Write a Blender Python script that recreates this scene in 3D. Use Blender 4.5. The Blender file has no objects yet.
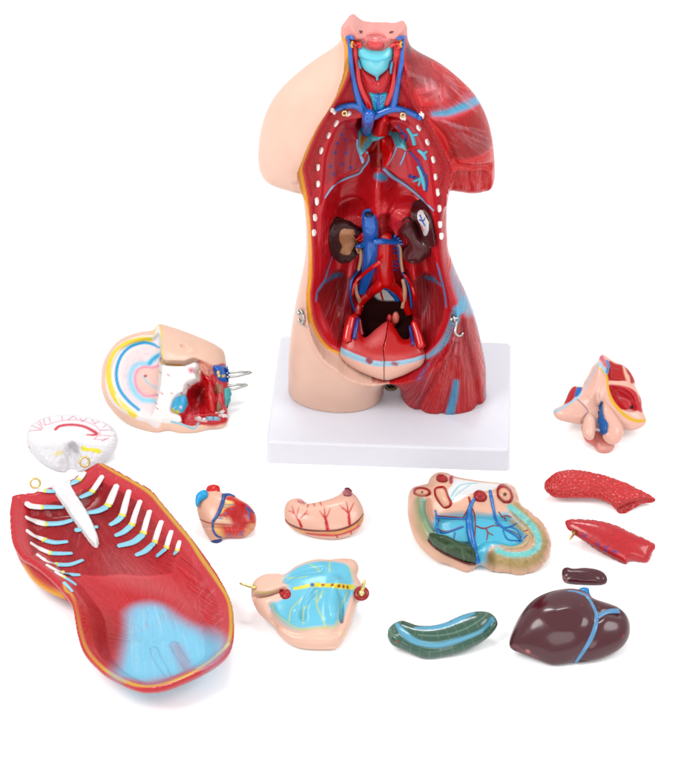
import bpy, math, random
import numpy as np
from mathutils import Vector
from mathutils.bvhtree import BVHTree

random.seed(7); rng = np.random.default_rng(7)
SC = bpy.context.scene
COL = SC.collection

# ------------------------------------------------------------------ camera
PITCH = math.radians(36.0); DIST = 29.0
CAMP = np.array([0.0, -DIST*math.cos(PITCH), DIST*math.sin(PITCH)])
FW = np.array([0.0, math.cos(PITCH), -math.sin(PITCH)])
UPV = np.array([0.0, math.sin(PITCH), math.cos(PITCH)])
cam = bpy.data.cameras.new('camera'); camo = bpy.data.objects.new('camera', cam); COL.objects.link(camo)
camo.location = CAMP; camo.rotation_euler = (math.pi/2-PITCH, 0, 0)
cam.sensor_fit = 'HORIZONTAL'; cam.sensor_width = 36; cam.lens = 36*2900/684
cam.clip_end = 400; cam.clip_start = 0.5
SC.camera = camo
# ------------------------------------------------------------------ light: white studio, soft boxes
w = bpy.data.worlds.new('World'); SC.world = w; w.use_nodes = True
w.node_tree.nodes['Background'].inputs[0].default_value = (0.985, 0.99, 1.0, 1)
w.node_tree.nodes['Background'].inputs[1].default_value = 1.10
def area(name, loc, target, sx, sy, power, col=(1,1,1)):
    l = bpy.data.lights.new(name, 'AREA'); l.shape = 'ELLIPSE'; l.size = sx; l.size_y = sy; l.energy = power; l.color = col
    o = bpy.data.objects.new(name, l); COL.objects.link(o); o.location = loc
    o.rotation_euler = (Vector(target)-Vector(loc)).to_track_quat('-Z', 'Y').to_euler()
    return o
area('softbox_key', (-10, -9, 15), (0, 0, 0), 8, 9, 2050, (1, .99, .97))
area('softbox_fill', (12, -6, 13), (0, 0, 1), 7, 8, 1000, (.97, .98, 1))
area('added_front_fill', (1, -24, 12), (.4, 0, 1.8), 16, 11, 1100)  # fill light added to brighten the body cavities, no source stands there
area('softbox_top', (0, 5, 18), (0, 0, 0), 6, 3, 1000)
SC.view_settings.view_transform = 'Standard'; SC.view_settings.look = 'None'
SC.view_settings.exposure = 0.0; SC.view_settings.gamma = 1.0
SC.render.film_transparent = False

# ------------------------------------------------------------------ helpers
KEXP = 1.76
def lin(c):
    c = np.asarray(c, float)/255.0
    return np.where(c <= 0.04045, c/12.92, ((c+0.055)/1.055)**2.4)
def C_(r, g, b):                       # surface colour that reads as r,g,b under this studio light
    if r > 150 and g < 100 and b > g: b = g+(b-g)*.45
    return np.clip(lin((r, g, b))/KEXP - 0.014, 0.0015, 0.9)

def ray(px, py):
    d = FW + np.array([1.0, 0, 0])*((px-342)/2900.0) - UPV*((py-380)/2900.0)
    return CAMP, d/np.linalg.norm(d)

class Frame:
    def __init__(s, o, e1, e2):
        s.o = np.array(o, float); s.e1 = np.array(e1, float); s.e2 = np.array(e2, float); s.n = np.cross(s.e1, s.e2)
        s.M = np.stack([s.e1, s.e2, s.n])
    def ab(s, pts, h=0.0):
        out = []
        for p in pts:
            o, d = ray(p[0], p[1]); k = (np.dot(s.o-o, s.n)+h)/np.dot(d, s.n)
            q = s.M @ (o+d*k-s.o); out.append((q[0], q[1]))
        return np.array(out)
    def w(s, L): return np.asarray(L) @ s.M + s.o
    def l(s, W): return (np.asarray(W)-s.o) @ s.M.T

def ground(px, py, z=0.0):
    o, d = ray(px, py); k = (z-o[2])/d[2]; return o+d*k
def tilt_frame(px, py, z, tau=0.0, yaw=0.0):
    """frame lying on the table (tau = 0) or leaning back by tau degrees"""
    t = math.radians(tau); y = math.radians(yaw)
    e1 = np.array([math.cos(y), math.sin(y), 0]); f = np.array([-math.sin(y), math.cos(y), 0])
    e2 = f*math.cos(t)+np.array([0, 0, 1])*math.sin(t)
    return Frame(ground(px, py, z), e1, e2)

def spline(P, closed=False, n=8):
    P = np.asarray(P, float); N = len(P)
    if N < 3 and not closed: 
        t = np.linspace(0, 1, n+1)[:, None]; return P[0]*(1-t)+P[-1]*t
    out = []
    rngs = range(N) if closed else range(N-1)
    for i in rngs:
        if closed: a, b, c, d = P[(i-1) % N], P[i], P[(i+1) % N], P[(i+2) % N]
        else:
            b, c = P[i], P[i+1]; a = P[i-1] if i > 0 else 2*b-c; d = P[i+2] if i+2 < N else 2*c-b
        for k in range(n):
            t = k/n
            out.append(0.5*((2*b)+(-a+c)*t+(2*a-5*b+4*c-d)*t*t+(-a+3*b-3*c+d)*t**3))
    if not closed: out.append(P[-1])
    return np.array(out)

def seg_dist(X, P, closed=False, radii=False):
    """distance from points X (N,k) to the polyline P; also the parameter (segment index + t)"""
    X = np.asarray(X, np.float32); P = np.asarray(P, np.float32)
    best = np.full(len(X), 1e9, np.float32); par = np.zeros(len(X), np.float32)
    M = len(P) if closed else len(P)-1
    if M < 1:
        return np.linalg.norm(X-P[0], axis=1), par
    for i in range(M):
        a = P[i]; d = P[(i+1) % len(P)]-a; L = float(d @ d)+1e-12
        r = X-a; t = np.clip((r @ d)/L, 0, 1); r -= t[:, None]*d
        q = np.einsum('ij,ij->i', r, r); m = q < best
        best[m] = q[m]; par[m] = i+t[m]
    return np.sqrt(best), par

def inside(X, P):
    x = X[:, 0]; y = X[:, 1]; c = np.zeros(len(X), bool); N = len(P)
    for i in range(N):
        x1, y1 = P[i]; x2, y2 = P[(i+1) % N]
        if y1 == y2: continue
        m = ((y1 > y) != (y2 > y)) & (x < (x2-x1)*(y-y1)/(y2-y1)+x1); c ^= m
    return c
def sdist(X, P):
    """signed distance, positive inside"""
    d, _ = seg_dist(X, P, True); return np.where(inside(X, P), d, -d)
def smooth(x, a=0.0, b=1.0):
    t = np.clip((np.asarray(x, float)-a)/(b-a), 0, 1); return t*t*(3-2*t)

def blur2(A, n=1):
    for _ in range(n):
        B = np.pad(A, 1, mode='edge')
        A = (B[1:-1, 1:-1]*4+(B[:-2, 1:-1]+B[2:, 1:-1]+B[1:-1, :-2]+B[1:-1, 2:])*2+B[:-2, :-2]+B[2:, 2:]+B[:-2, 2:]+B[2:, :-2])/16
    return A

def inflate(xs, ys, P, lam):
    """height-squared field phi of a cushion over outline P (1 = round section, lam caps the height)"""
    def solve(step, phi0):
        X, Y = np.meshgrid(xs[::step], ys[::step], indexing='ij')
        s = sdist(np.stack([X.ravel(), Y.ravel()], 1), P).reshape(X.shape)
        h = (xs[1]-xs[0])*step; m = s > 0; phi = np.zeros(X.shape) if phi0 is None else phi0
        it = 400 if phi0 is None else 120
        for _ in range(it):
            B = np.pad(phi, 1)
            phi = np.where(m, (B[:-2, 1:-1]+B[2:, 1:-1]+B[1:-1, :-2]+B[1:-1, 2:]+2*h*h)/(4+h*h/lam**2), 0)
        return s, phi
    step = 8; phi = None
    while step >= 1:
        if phi is not None:
            n0 = len(xs[::step]); n1 = len(ys[::step])
            p = np.repeat(np.repeat(phi, 2, 0), 2, 1)
            q = np.zeros((n0, n1)); a = min(n0, p.shape[0]); b = min(n1, p.shape[1]); q[:a, :b] = p[:a, :b]; phi = blur2(q)
        s, phi = solve(step, phi); step //= 2
    h = xs[1]-xs[0]
    m = (s > 3.5*h).astype(float); psi = np.where(m > 0, phi/np.maximum(s, h), 0)
    w_ = m.copy()
    for _ in range(18):
        pb = blur2(psi*w_, 1); wb = blur2(w_, 1); fill = pb/np.maximum(wb, 1e-6)
        psi = np.where(m > 0, psi, fill); w_ = np.where(m > 0, 1, np.minimum(1, wb*4))
    psi = np.where(w_ > 1e-3, psi, 0.3)
    psi = blur2(psi, 14)
    k = smooth(s, 4*h, 12*h)
    return s, np.where(s > 0, phi*k+s*psi*(1-k), s*np.maximum(psi, .15))

def surface_nets(f):
    s = f < 0; nx, ny, nz = f.shape
    cnt = np.zeros((nx-1, ny-1, nz-1), np.uint8)
    for i in (0, 1):
        for j in (0, 1):
            for k in (0, 1):
                cnt += s[i:nx-1+i, j:ny-1+j, k:nz-1+k]
    act = (cnt > 0) & (cnt < 8); I, J, K = np.nonzero(act); n = len(I)
    idx = np.full(act.shape, -1, np.int32); idx[I, J, K] = np.arange(n)
    cor = [(i, j, k) for i in (0, 1) for j in (0, 1) for k in (0, 1)]
    val = {c: f[I+c[0], J+c[1], K+c[2]] for c in cor}
    acc = np.zeros((n, 3)); num = np.zeros(n)
    for a in cor:
        for ax in range(3):
            if a[ax] == 0:
                b = list(a); b[ax] = 1; b = tuple(b)
                va, vb = val[a], val[b]; m = (va < 0) != (vb < 0)
                t = np.where(m, va/np.where(m, va-vb, 1), 0)
                p = np.array(a, float)[None, :]+np.zeros((n, 3)); p[:, ax] += t
                acc += p*m[:, None]; num += m
    V = acc/num[:, None]+np.stack([I, J, K], 1)
    Q = []
    for ax in range(3):
        a = s; sl0 = [slice(None)]*3; sl1 = [slice(None)]*3; sl0[ax] = slice(0, -1); sl1[ax] = slice(1, None)
        d = a[tuple(sl0)] != a[tuple(sl1)]
        o1, o2 = [(1, 2), (2, 0), (0, 1)][ax]
        P = np.stack(np.nonzero(d), 1)
        ok = (P[:, o1] > 0) & (P[:, o2] > 0) & (P[:, o1] < act.shape[o1]) & (P[:, o2] < act.shape[o2]); P = P[ok]
        st = s[P[:, 0], P[:, 1], P[:, 2]]
        def c(u, v):
            q = P.copy(); q[:, o1] += u; q[:, o2] += v; return idx[q[:, 0], q[:, 1], q[:, 2]]
        q = np.stack([c(-1, -1), c(0, -1), c(0, 0), c(-1, 0)], 1)
        q[~st] = q[~st][:, ::-1]; Q.append(q)
    Q = np.concatenate(Q); Q = Q[(Q >= 0).all(1)]
    a, b, c, d = (V[Q[:, i]] for i in range(4))
    if np.einsum('ij,ij->i', a, np.cross(c-a, d-b)).sum() < 0: Q = Q[:, ::-1].copy()
    return V, Q

# ------------------------------------------------------------------ materials
_m = {}
def _nt(name):
    m = bpy.data.materials.new(name); m.use_nodes = True; nt = m.node_tree; b = nt.nodes['Principled BSDF']; return m, nt, b
def paint_mat(name='painted_plastic', rough=0.30, coat=0.22, grain=0.12, fibre=1.0, spec=0.25, fd=0.018):
    """moulded plastic, hand painted: colour from the part's paint layer, fibres and orange peel as relief"""
    if name in _m: return _m[name]
    m, nt, b = _nt(name); N = nt.nodes; L = nt.links
    at = N.new('ShaderNodeAttribute'); at.attribute_name = 'paint'
    tc = N.new('ShaderNodeTexCoord')
    n1 = N.new('ShaderNodeTexNoise'); n1.inputs['Scale'].default_value = 3.5; n1.inputs['Detail'].default_value = 5
    L.new(tc.outputs['Object'], n1.inputs['Vector'])
    mr = N.new('ShaderNodeMapRange'); mr.inputs[3].default_value = 0.90; mr.inputs[4].default_value = 1.09; L.new(n1.outputs[0], mr.inputs[0])
    fa = N.new('ShaderNodeAttribute'); fa.attribute_name = 'fib'
    sx = N.new('ShaderNodeSeparateXYZ'); L.new(fa.outputs['Vector'], sx.inputs[0])
    cx = N.new('ShaderNodeCombineXYZ'); L.new(sx.outputs[0], cx.inputs[0]); L.new(sx.outputs[1], cx.inputs[1])
    n2 = N.new('ShaderNodeTexNoise'); n2.inputs['Scale'].default_value = 1.0; n2.inputs['Detail'].default_value = 3; n2.inputs['Roughness'].default_value = .6
    L.new(cx.outputs[0], n2.inputs['Vector'])
    fh = N.new('ShaderNodeMath'); fh.operation = 'MULTIPLY'; 
    q1 = N.new('ShaderNodeMath'); q1.operation = 'SUBTRACT'; q1.inputs[1].default_value = .5; L.new(n2.outputs[0], q1.inputs[0])
    q2 = N.new('ShaderNodeMath'); q2.operation = 'ABSOLUTE'; L.new(q1.outputs[0], q2.inputs[0])
    q3 = N.new('ShaderNodeMath'); q3.operation = 'MULTIPLY'; q3.inputs[1].default_value = 5; q3.use_clamp = True; L.new(q2.outputs[0], q3.inputs[0])
    L.new(q3.outputs[0], fh.inputs[0]); L.new(sx.outputs[2], fh.inputs[1])
    # paint paler on the fibre ridges, deeper in the grooves
    r2 = N.new('ShaderNodeMapRange'); r2.inputs[1].default_value = .0; r2.inputs[2].default_value = 1.0; r2.inputs[3].default_value = .90; r2.inputs[4].default_value = 1.24; L.new(q3.outputs[0], r2.inputs[0])
    mz = N.new('ShaderNodeMix'); mz.data_type = 'FLOAT'; L.new(sx.outputs[2], mz.inputs[0]); mz.inputs[2].default_value = 1.0; L.new(r2.outputs[0], mz.inputs[3])
    mm = N.new('ShaderNodeMath'); mm.operation = 'MULTIPLY'; L.new(mr.outputs[0], mm.inputs[0]); L.new(mz.outputs[0], mm.inputs[1])
    vm = N.new('ShaderNodeVectorMath'); vm.operation = 'SCALE'; L.new(at.outputs['Color'], vm.inputs[0]); L.new(mm.outputs[0], vm.inputs['Scale'])
    L.new(vm.outputs[0], b.inputs['Base Color'])
    b1 = N.new('ShaderNodeBump'); b1.inputs['Strength'].default_value = 1.0*fibre; b1.inputs['Distance'].default_value = fd; L.new(fh.outputs[0], b1.inputs['Height'])
    n3 = N.new('ShaderNodeTexNoise'); n3.inputs['Scale'].default_value = 16; n3.inputs['Detail'].default_value = 3; L.new(tc.outputs['Object'], n3.inputs['Vector'])
    b2 = N.new('ShaderNodeBump'); b2.inputs['Strength'].default_value = grain; b2.inputs['Distance'].default_value = 0.03; L.new(n3.outputs[0], b2.inputs['Height']); L.new(b1.outputs[0], b2.inputs['Normal'])
    L.new(b2.outputs[0], b.inputs['Normal'])
    b.inputs['Roughness'].default_value = rough; b.inputs['Coat Weight'].default_value = coat; b.inputs['Coat Roughness'].default_value = 0.12
    b.inputs['Specular IOR Level'].default_value = spec
    _m[name] = m; return m
def solid(name, rgb, rough=0.3, metal=0.0, coat=0.3, var=0.12, raw=False):
    if name in _m: return _m[name]
    m, nt, b = _nt(name); N = nt.nodes; L = nt.links
    c = np.array(rgb, float) if raw else C_(*rgb)
    tc = N.new('ShaderNodeTexCoord'); n1 = N.new('ShaderNodeTexNoise'); n1.inputs['Scale'].default_value = 9; n1.inputs['Detail'].default_value = 4
    L.new(tc.outputs['Object'], n1.inputs['Vector'])
    mx = N.new('ShaderNodeMix'); mx.data_type = 'RGBA'; L.new(n1.outputs[0], mx.inputs[0])
    mx.inputs[6].default_value = (*np.clip(c*(1-var), 0, 1), 1); mx.inputs[7].default_value = (*np.clip(c*(1+var), 0, .95), 1)
    L.new(mx.outputs[2], b.inputs['Base Color'])
    bp = N.new('ShaderNodeBump'); bp.inputs['Strength'].default_value = .15; bp.inputs['Distance'].default_value = .02; L.new(n1.outputs[0], bp.inputs['Height']); L.new(bp.outputs[0], b.inputs['Normal'])
    b.inputs['Specular IOR Level'].default_value = .3
    b.inputs['Roughness'].default_value = rough; b.inputs['Metallic'].default_value = metal; b.inputs['Coat Weight'].default_value = 0 if metal else coat; b.inputs['Coat Roughness'].default_value = .1
    _m[name] = m; return m

# ------------------------------------------------------------------ scene graph
def empty(name, loc, label, cat, group=None):
    o = bpy.data.objects.new(name, None); COL.objects.link(o); o.location = Vector(loc); o.empty_display_size = .2
    o['label'] = label; o['category'] = cat
    if group: o['group'] = group
    return o
def top_of(o):
    p = Vector((0, 0, 0))
    while o is not None: p += o.location; o = o.parent
    return np.array(p)
def add_mesh(name, V, F, mat, parent=None, paint=None, fib=None, normals=None, label=None, flat=False):
    org = top_of(parent) if parent is not None else np.zeros(3)
    me = bpy.data.meshes.new(name)
    V = np.asarray(V, float)-org
    if isinstance(F, np.ndarray):
        n = len(F); k = F.shape[1]
        me.vertices.add(len(V)); me.vertices.foreach_set('co', V.ravel())
        me.loops.add(n*k); me.loops.foreach_set('vertex_index', F.ravel().astype(np.int32))
        me.polygons.add(n); me.polygons.foreach_set('loop_start', np.arange(n, dtype=np.int32)*k)
        me.update(calc_edges=True)
    else:
        me.from_pydata([tuple(v) for v in V], [], F); me.update()
    me.polygons.foreach_set('use_smooth', [not flat]*len(me.polygons))
    if paint is not None:
        a = me.color_attributes.new('paint', 'FLOAT_COLOR', 'POINT')
        c = np.ones((len(V), 4)); c[:, :3] = paint; a.data.foreach_set('color', c.ravel())
    if fib is not None:
        a = me.attributes.new('fib', 'FLOAT_VECTOR', 'POINT'); a.data.foreach_set('vector', np.asarray(fib, float).ravel())
    me.materials.append(mat)
    if normals is not None: me.normals_split_custom_set_from_vertices([tuple(x) for x in normals])
    o = bpy.data.objects.new(name, me); COL.objects.link(o)
    if parent is not None: o.parent = parent
    if label: o['label'] = label
    return o

def vnormals(V, F):
    a = V[F[:, 2]]-V[F[:, 0]]; b = V[F[:, 3]]-V[F[:, 1]] if F.shape[1] == 4 else V[F[:, 1]]-V[F[:, 0]]
    n = np.cross(a, b) if F.shape[1] == 4 else -np.cross(a, b)
    N = np.zeros_like(V)
    for k in range(F.shape[1]):
        for c in range(3): N[:, c] += np.bincount(F[:, k], n[:, c], len(V))
    return N/np.maximum(np.linalg.norm(N, axis=1, keepdims=True), 1e-9)

def relax(V, F, n=2, lam=.5):
    E = np.concatenate([F[:, [0, 1]], F[:, [1, 2]], F[:, [2, 3]], F[:, [3, 0]]])
    cnt = np.bincount(E[:, 0], minlength=len(V))+np.bincount(E[:, 1], minlength=len(V))
    for _ in range(n):
        A = np.zeros_like(V)
        for c in range(3):
            A[:, c] = np.bincount(E[:, 0], V[E[:, 1], c], len(V))+np.bincount(E[:, 1], V[E[:, 0], c], len(V))
        V = V*(1-lam)+lam*A/np.maximum(cnt, 1)[:, None]
    return V

class Body:
    """a sculpted solid: world vertices V, faces F, local coordinates L in its frame, and its paint"""
    def __init__(s, fr, V, F, base=(200, 60, 70)):
        s.fr = fr; s.V = V; s.F = F; s.L = fr.l(V); s.N = vnormals(V, F); s.NL = s.N @ fr.M.T
        s.col = np.tile(C_(*base), (len(V), 1)); s.fib = np.zeros((len(V), 3))
        s.bvh = BVHTree.FromPolygons([Vector(v) for v in V], [tuple(int(i) for i in f) for f in F])
        s.lab = np.zeros(len(F), int); s.fid = np.zeros(len(V), int)
    def hit(s, px, py):
        o, d = ray(px, py); r = s.bvh.ray_cast(Vector(o), Vector(d))
        if r[0] is None:
            r = s.bvh.find_nearest(Vector(s.fr.w([*s.fr.ab([(px, py)])[0], 0])))
        return np.array(r[0]), np.array(r[1])
    def hits(s, P): return np.array([s.hit(*p)[0] for p in P])
    def abp(s, P): return s.fr.l(s.hits(P))[:, :2]
    def mix(s, wgt, rgb):
        c = C_(*rgb); s.col += (c-s.col)*np.clip(wgt, 0, 1)[:, None]
    def wpoly(s, P, soft=1.0, closed=True, smooth_=True, front=-2.0, plane=None, n=6):
        P2 = s.abp(P) if plane is None else s.fr.ab(P, plane)
        if smooth_: P2 = spline(P2, True, n)
        d = sdist(s.L[:, :2], P2)/0.01
        return np.clip(d/(2*soft)+.5, 0, 1)*(s.NL[:, 2] > front)
    def region(s, P, rgb, soft=1.0, **k): w_ = s.wpoly(P, soft, **k); s.mix(w_, rgb); return w_
    def wstroke(s, P, width, soft=1.0, n=6):
        P = spline(P, False, n) if len(P) > 1 else np.array(P); H = s.hits(P)
        wd = np.atleast_1d(width).astype(float)
        lo = H.min(0)-.5; hi = H.max(0)+.5; m = np.nonzero(((s.V > lo) & (s.V < hi)).all(1))[0]
        out = np.zeros(len(s.V))
        if len(m) == 0: return out
        d, par = seg_dist(s.V[m], H)
        rr = np.interp(par/max(1, len(H)-1), np.linspace(0, 1, len(wd)), wd)/2
        out[m] = np.clip((rr-d/0.01)/(2*soft)+.5, 0, 1); return out
    def stroke(s, P, width, rgb, soft=.6, n=6): w_ = s.wstroke(P, width, soft, n); s.mix(w_, rgb); return w_
    def dot(s, p, r, rgb, soft=.6): return s.stroke([p], 2*r, rgb, soft)
    def fan(s, focus, freq, along, strength, wgt):
        """fibres radiating from a focus point (local a,b)"""
        d = s.L[:, :2]-np.array(focus); r = np.hypot(d[:, 0], d[:, 1]); th = np.arctan2(d[:, 1], d[:, 0])
        v = np.stack([th*freq, r*along, np.full(len(r), strength)], 1); m = wgt > .5; s.fib[m] = v[m]; s.fid[m] = s.fid.max()+1
    def straight(s, ang, freq, along, strength, wgt, dim=(0, 1)):
        c, q = math.cos(math.radians(ang)), math.sin(math.radians(ang)); a = s.L[:, dim[0]]; b = s.L[:, dim[1]]
        v = np.stack([(-a*q+b*c)*freq, (a*c+b*q)*along, np.full(len(a), strength)], 1); m = wgt > .5; s.fib[m] = v[m]; s.fid[m] = s.fid.max()+1
    def hairs(s, P0, P1, n, wid, rgb, alpha, L=(.3, .9), jit=1.2):
        """fibre lines, the pale ones worn paint and painted sheen, that run between two photo polylines (roots to tips)"""
        A0 = spline(P0, False, 12) if len(P0) > 1 else np.array(P0*2, float); A1 = spline(P1, False, 12)
        for _ in range(n):
            t = random.random(); a = A0[int(t*(len(A0)-1))]; b = A1[int(t*(len(A1)-1))]; u = random.random()*(1-L[0]); v = min(1, u+random.uniform(*L)*.6)
            j = np.array([random.uniform(-jit, jit), random.uniform(-jit, jit)])
            s.mix(s.wstroke([tuple(a+(b-a)*q+j) for q in (u, (u+v)/2, v)], wid, .45, n=5)*alpha*random.uniform(.4, 1), rgb)
    def stipple(s, freq, strength, wgt):
        v = np.stack([s.L[:, 0]*freq+s.L[:, 2]*freq*.7, s.L[:, 1]*freq+s.L[:, 2]*freq*.7, np.full(len(s.L), strength)], 1); m = wgt > .5; s.fib[m] = v[m]; s.fid[m] = s.fid.max()+1
    def label_faces(s, wgt, k): s.lab[(wgt[s.F] > .5).sum(1) >= 2] = k
    def seam_fade(s):
        """fibres die out where two muscles meet"""
        if s.fid.max() == 0: return
        F = s.F; z = s.fib[:, 2]; d = s.fid[F]; bad = (d != d[:, :1]).any(1); z[F[bad].ravel()] = 0
        for _ in range(5):
            mn = z[F].min(1)
            for k in range(F.shape[1]): np.minimum.at(z, F[:, k], mn+.2)
    def emit(s, name, mat, parent=None, parts=None, label=None):
        s.seam_fade()
        """parts: {face label: part name}; without parts the whole body is one mesh"""
        if not parts: return add_mesh(name, s.V, s.F, mat, parent, s.col, s.fib, label=label)
        out = {}
        for k, nm in parts.items():
            f = s.F[s.lab == k]
            if len(f) == 0: continue
            u, inv = np.unique(f.ravel(), return_inverse=True)
            m_ = mat
            if isinstance(nm, tuple): nm, m_ = nm
            out[k] = add_mesh(nm, s.V[u], inv.reshape(f.shape), m_, parent, s.col[u], s.fib[u], s.N[u])
        return out

def sculpt(fr, outline, k=1.0, lam=.4, vox=.014, plane=0.0, hmin=None, hmax=None, mod=None, smooth_out=True, clipz=0.0, base=(200, 60, 70), kb=None, pad=.05, nsp=6, rel=1):
    """cushion solid over an outline given as photo positions on the frame's plane; mod(A,B,H,f,s,phi) may carve it"""
    P = fr.ab(outline, plane)
    if smooth_out: P = spline(P, True, nsp)
    T = k*math.sqrt(2)*lam
    lo = P.min(0)-pad; hi = P.max(0)+pad
    xs = np.arange(lo[0], hi[0]+vox, vox); ys = np.arange(lo[1], hi[1]+vox, vox)
    s, phi = inflate(xs, ys, P, lam)
    tm = math.sqrt(max(phi.max(), .0001)); kb = k if kb is None else kb
    h0 = -kb*tm-3*vox if hmin is None else hmin; h1 = k*tm+3*vox if hmax is None else hmax
    hs = np.arange(h0, h1+vox, vox)
    H = hs[None, None, :].astype(np.float32)
    f = np.where(H > 0, (H/k)**2, (H/kb)**2) - phi[:, :, None].astype(np.float32)
    A, B = xs[:, None, None], ys[None, :, None]
    if mod is not None: f = mod(A, B, H, f, s[:, :, None], phi[:, :, None])
    if clipz is not None:
        Z = fr.o[2]+A*fr.e1[2]+B*fr.e2[2]+H*fr.n[2]
        f = np.maximum(f, (clipz-Z)*.6)
    f = f.astype(np.float32)
    f[0], f[-1], f[:, 0], f[:, -1], f[:, :, 0], f[:, :, -1] = [np.maximum(q, 1e-3) for q in (f[0], f[-1], f[:, 0], f[:, -1], f[:, :, 0], f[:, :, -1])]
    V, Q = surface_nets(f)
    V = V*vox+np.array([xs[0], ys[0], hs[0]])
    if rel: V = relax(V, Q, rel, .35)
    return Body(fr, fr.w(V), Q, base)

def tube_mesh(P, r, sides=10, flat=1.0, up=None, cap=True):
    P = np.asarray(P, float); n = len(P)
    r = np.interp(np.linspace(0, 1, n), np.linspace(0, 1, len(np.atleast_1d(r))), np.atleast_1d(r))
    T = np.gradient(P, axis=0); T /= np.maximum(np.linalg.norm(T, axis=1, keepdims=True), 1e-9)
    u = np.array([0, 0, 1.0]) if up is None else np.asarray(up, float)
    V = []; F = []
    X = np.cross(T[0], u)
    if np.linalg.norm(X) < 1e-3: X = np.cross(T[0], [1, 0, 0])
    for i in range(n):
        if up is not None:
            Y = u if np.ndim(u) == 1 else u[i]; X = np.cross(T[i], Y); X /= max(np.linalg.norm(X), 1e-9); Yn = np.cross(X, T[i])
        else:
            X = X-T[i]*np.dot(X, T[i]); X /= max(np.linalg.norm(X), 1e-9); Yn = np.cross(X, T[i])
        for k in range(sides):
            a = 2*math.pi*k/sides; V.append(P[i]+r[i]*(math.cos(a)*X+math.sin(a)*Yn*flat))
    for i in range(n-1):
        for k in range(sides):
            F.append((i*sides+k, i*sides+(k+1) % sides, (i+1)*sides+(k+1) % sides, (i+1)*sides+k))
    if cap:
        for e, sg in ((0, -1), (n-1, 1)):
            c = len(V); V.append(P[e]+sg*T[e]*r[e]*.6)
            for k in range(sides):
                a, b = e*sides+k, e*sides+(k+1) % sides
                F.append((b, a, c) if sg < 0 else (a, b, c))
    return np.array(V), F
def smax(a, b, e): return (a+b+np.sqrt((a-b)**2+e*e))*.5
def merge(items):
    V = []; F = []; o = 0
    for v, f in items:
        V.append(np.asarray(v)); F += [tuple(int(i)+o for i in q) for q in f]; o += len(v)
    return np.concatenate(V), F
def unit(v): v = np.asarray(v, float); return v/np.linalg.norm(v)

def vessel_geo(body, P, width, lift=.0, flat=.9, sides=10, n=6, smoothit=2):
    """a tube that runs over a body's surface along photo positions; width in photo pixels"""
    Q = spline(P, False, n); H = body.hits(Q)
    for _ in range(smoothit):
        H[1:-1] = .5*H[1:-1]+.25*(H[:-2]+H[2:])
    H = H+body.fr.n*lift
    return tube_mesh(H, np.atleast_1d(width)*.0056, sides, flat, up=body.fr.n)
def vessel(body, name, P, width, mat, parent, **k):
    lab = k.pop('label', None); V, F = vessel_geo(body, P, width, **k); return add_mesh(name, V, F, mat, parent, label=lab)
def vessels(body, name, lines, mat, parent, **k):
    V, F = merge([vessel_geo(body, P, w_, **k) for P, w_ in lines]); return add_mesh(name, V, F, mat, parent)

def relief(body, P, k=.6, lam=.12, vox=.009, sink=.0, base=(200, 60, 70), fr=None, nsp=6, bump=None, off=0.0, sm=5):
    """a raised piece over a body's surface: outline in photo positions, height from its width; returns a Body"""
    fr = fr or body.fr
    P2 = spline(fr.l(body.hits(P))[:, :2], True, nsp); lo = P2.min(0)-4*vox; hi = P2.max(0)+4*vox
    xs = np.arange(lo[0], hi[0]+vox, vox); ys = np.arange(lo[1], hi[1]+vox, vox)
    s, phi = inflate(xs, ys, P2, lam)
    keep = s > -2.2*vox
    g = np.zeros(s.shape); gm = np.zeros(s.shape, bool)
    d = Vector(-fr.n)
    for i in range(len(xs)):
        for j in range(len(ys)):
            if keep[i, j]:
                r = body.bvh.ray_cast(Vector(fr.w([xs[i], ys[j], 2.0])), d)
                if r[0] is not None: g[i, j] = np.dot(np.array(r[0])-fr.o, fr.n); gm[i, j] = True
    m = gm.astype(float); med = g[gm].mean() if gm.any() else 0; g = np.where(gm, g, med)
    g2 = blur2(g, sm); g = np.where(s > 0, g2*smooth(s, 0, .04)+g*(1-smooth(s, 0, .04)), g)
    h = g+np.sign(phi)*np.sqrt(np.abs(phi))*k-sink+off*(s > 0)
    if bump is not None: h = h+bump(xs[:, None], ys[None, :], s)
    idx = np.full(s.shape, -1); I, J = np.nonzero(keep); idx[I, J] = np.arange(len(I))
    V = fr.w(np.stack([xs[I], ys[J], h[I, J]], 1))
    a, b, c, e = idx[:-1, :-1], idx[1:, :-1], idx[1:, 1:], idx[:-1, 1:]
    ok = (a >= 0) & (b >= 0) & (c >= 0) & (e >= 0)
    F = np.stack([a[ok], b[ok], c[ok], e[ok]], 1)
    return Body(fr, V, F, base)

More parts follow.
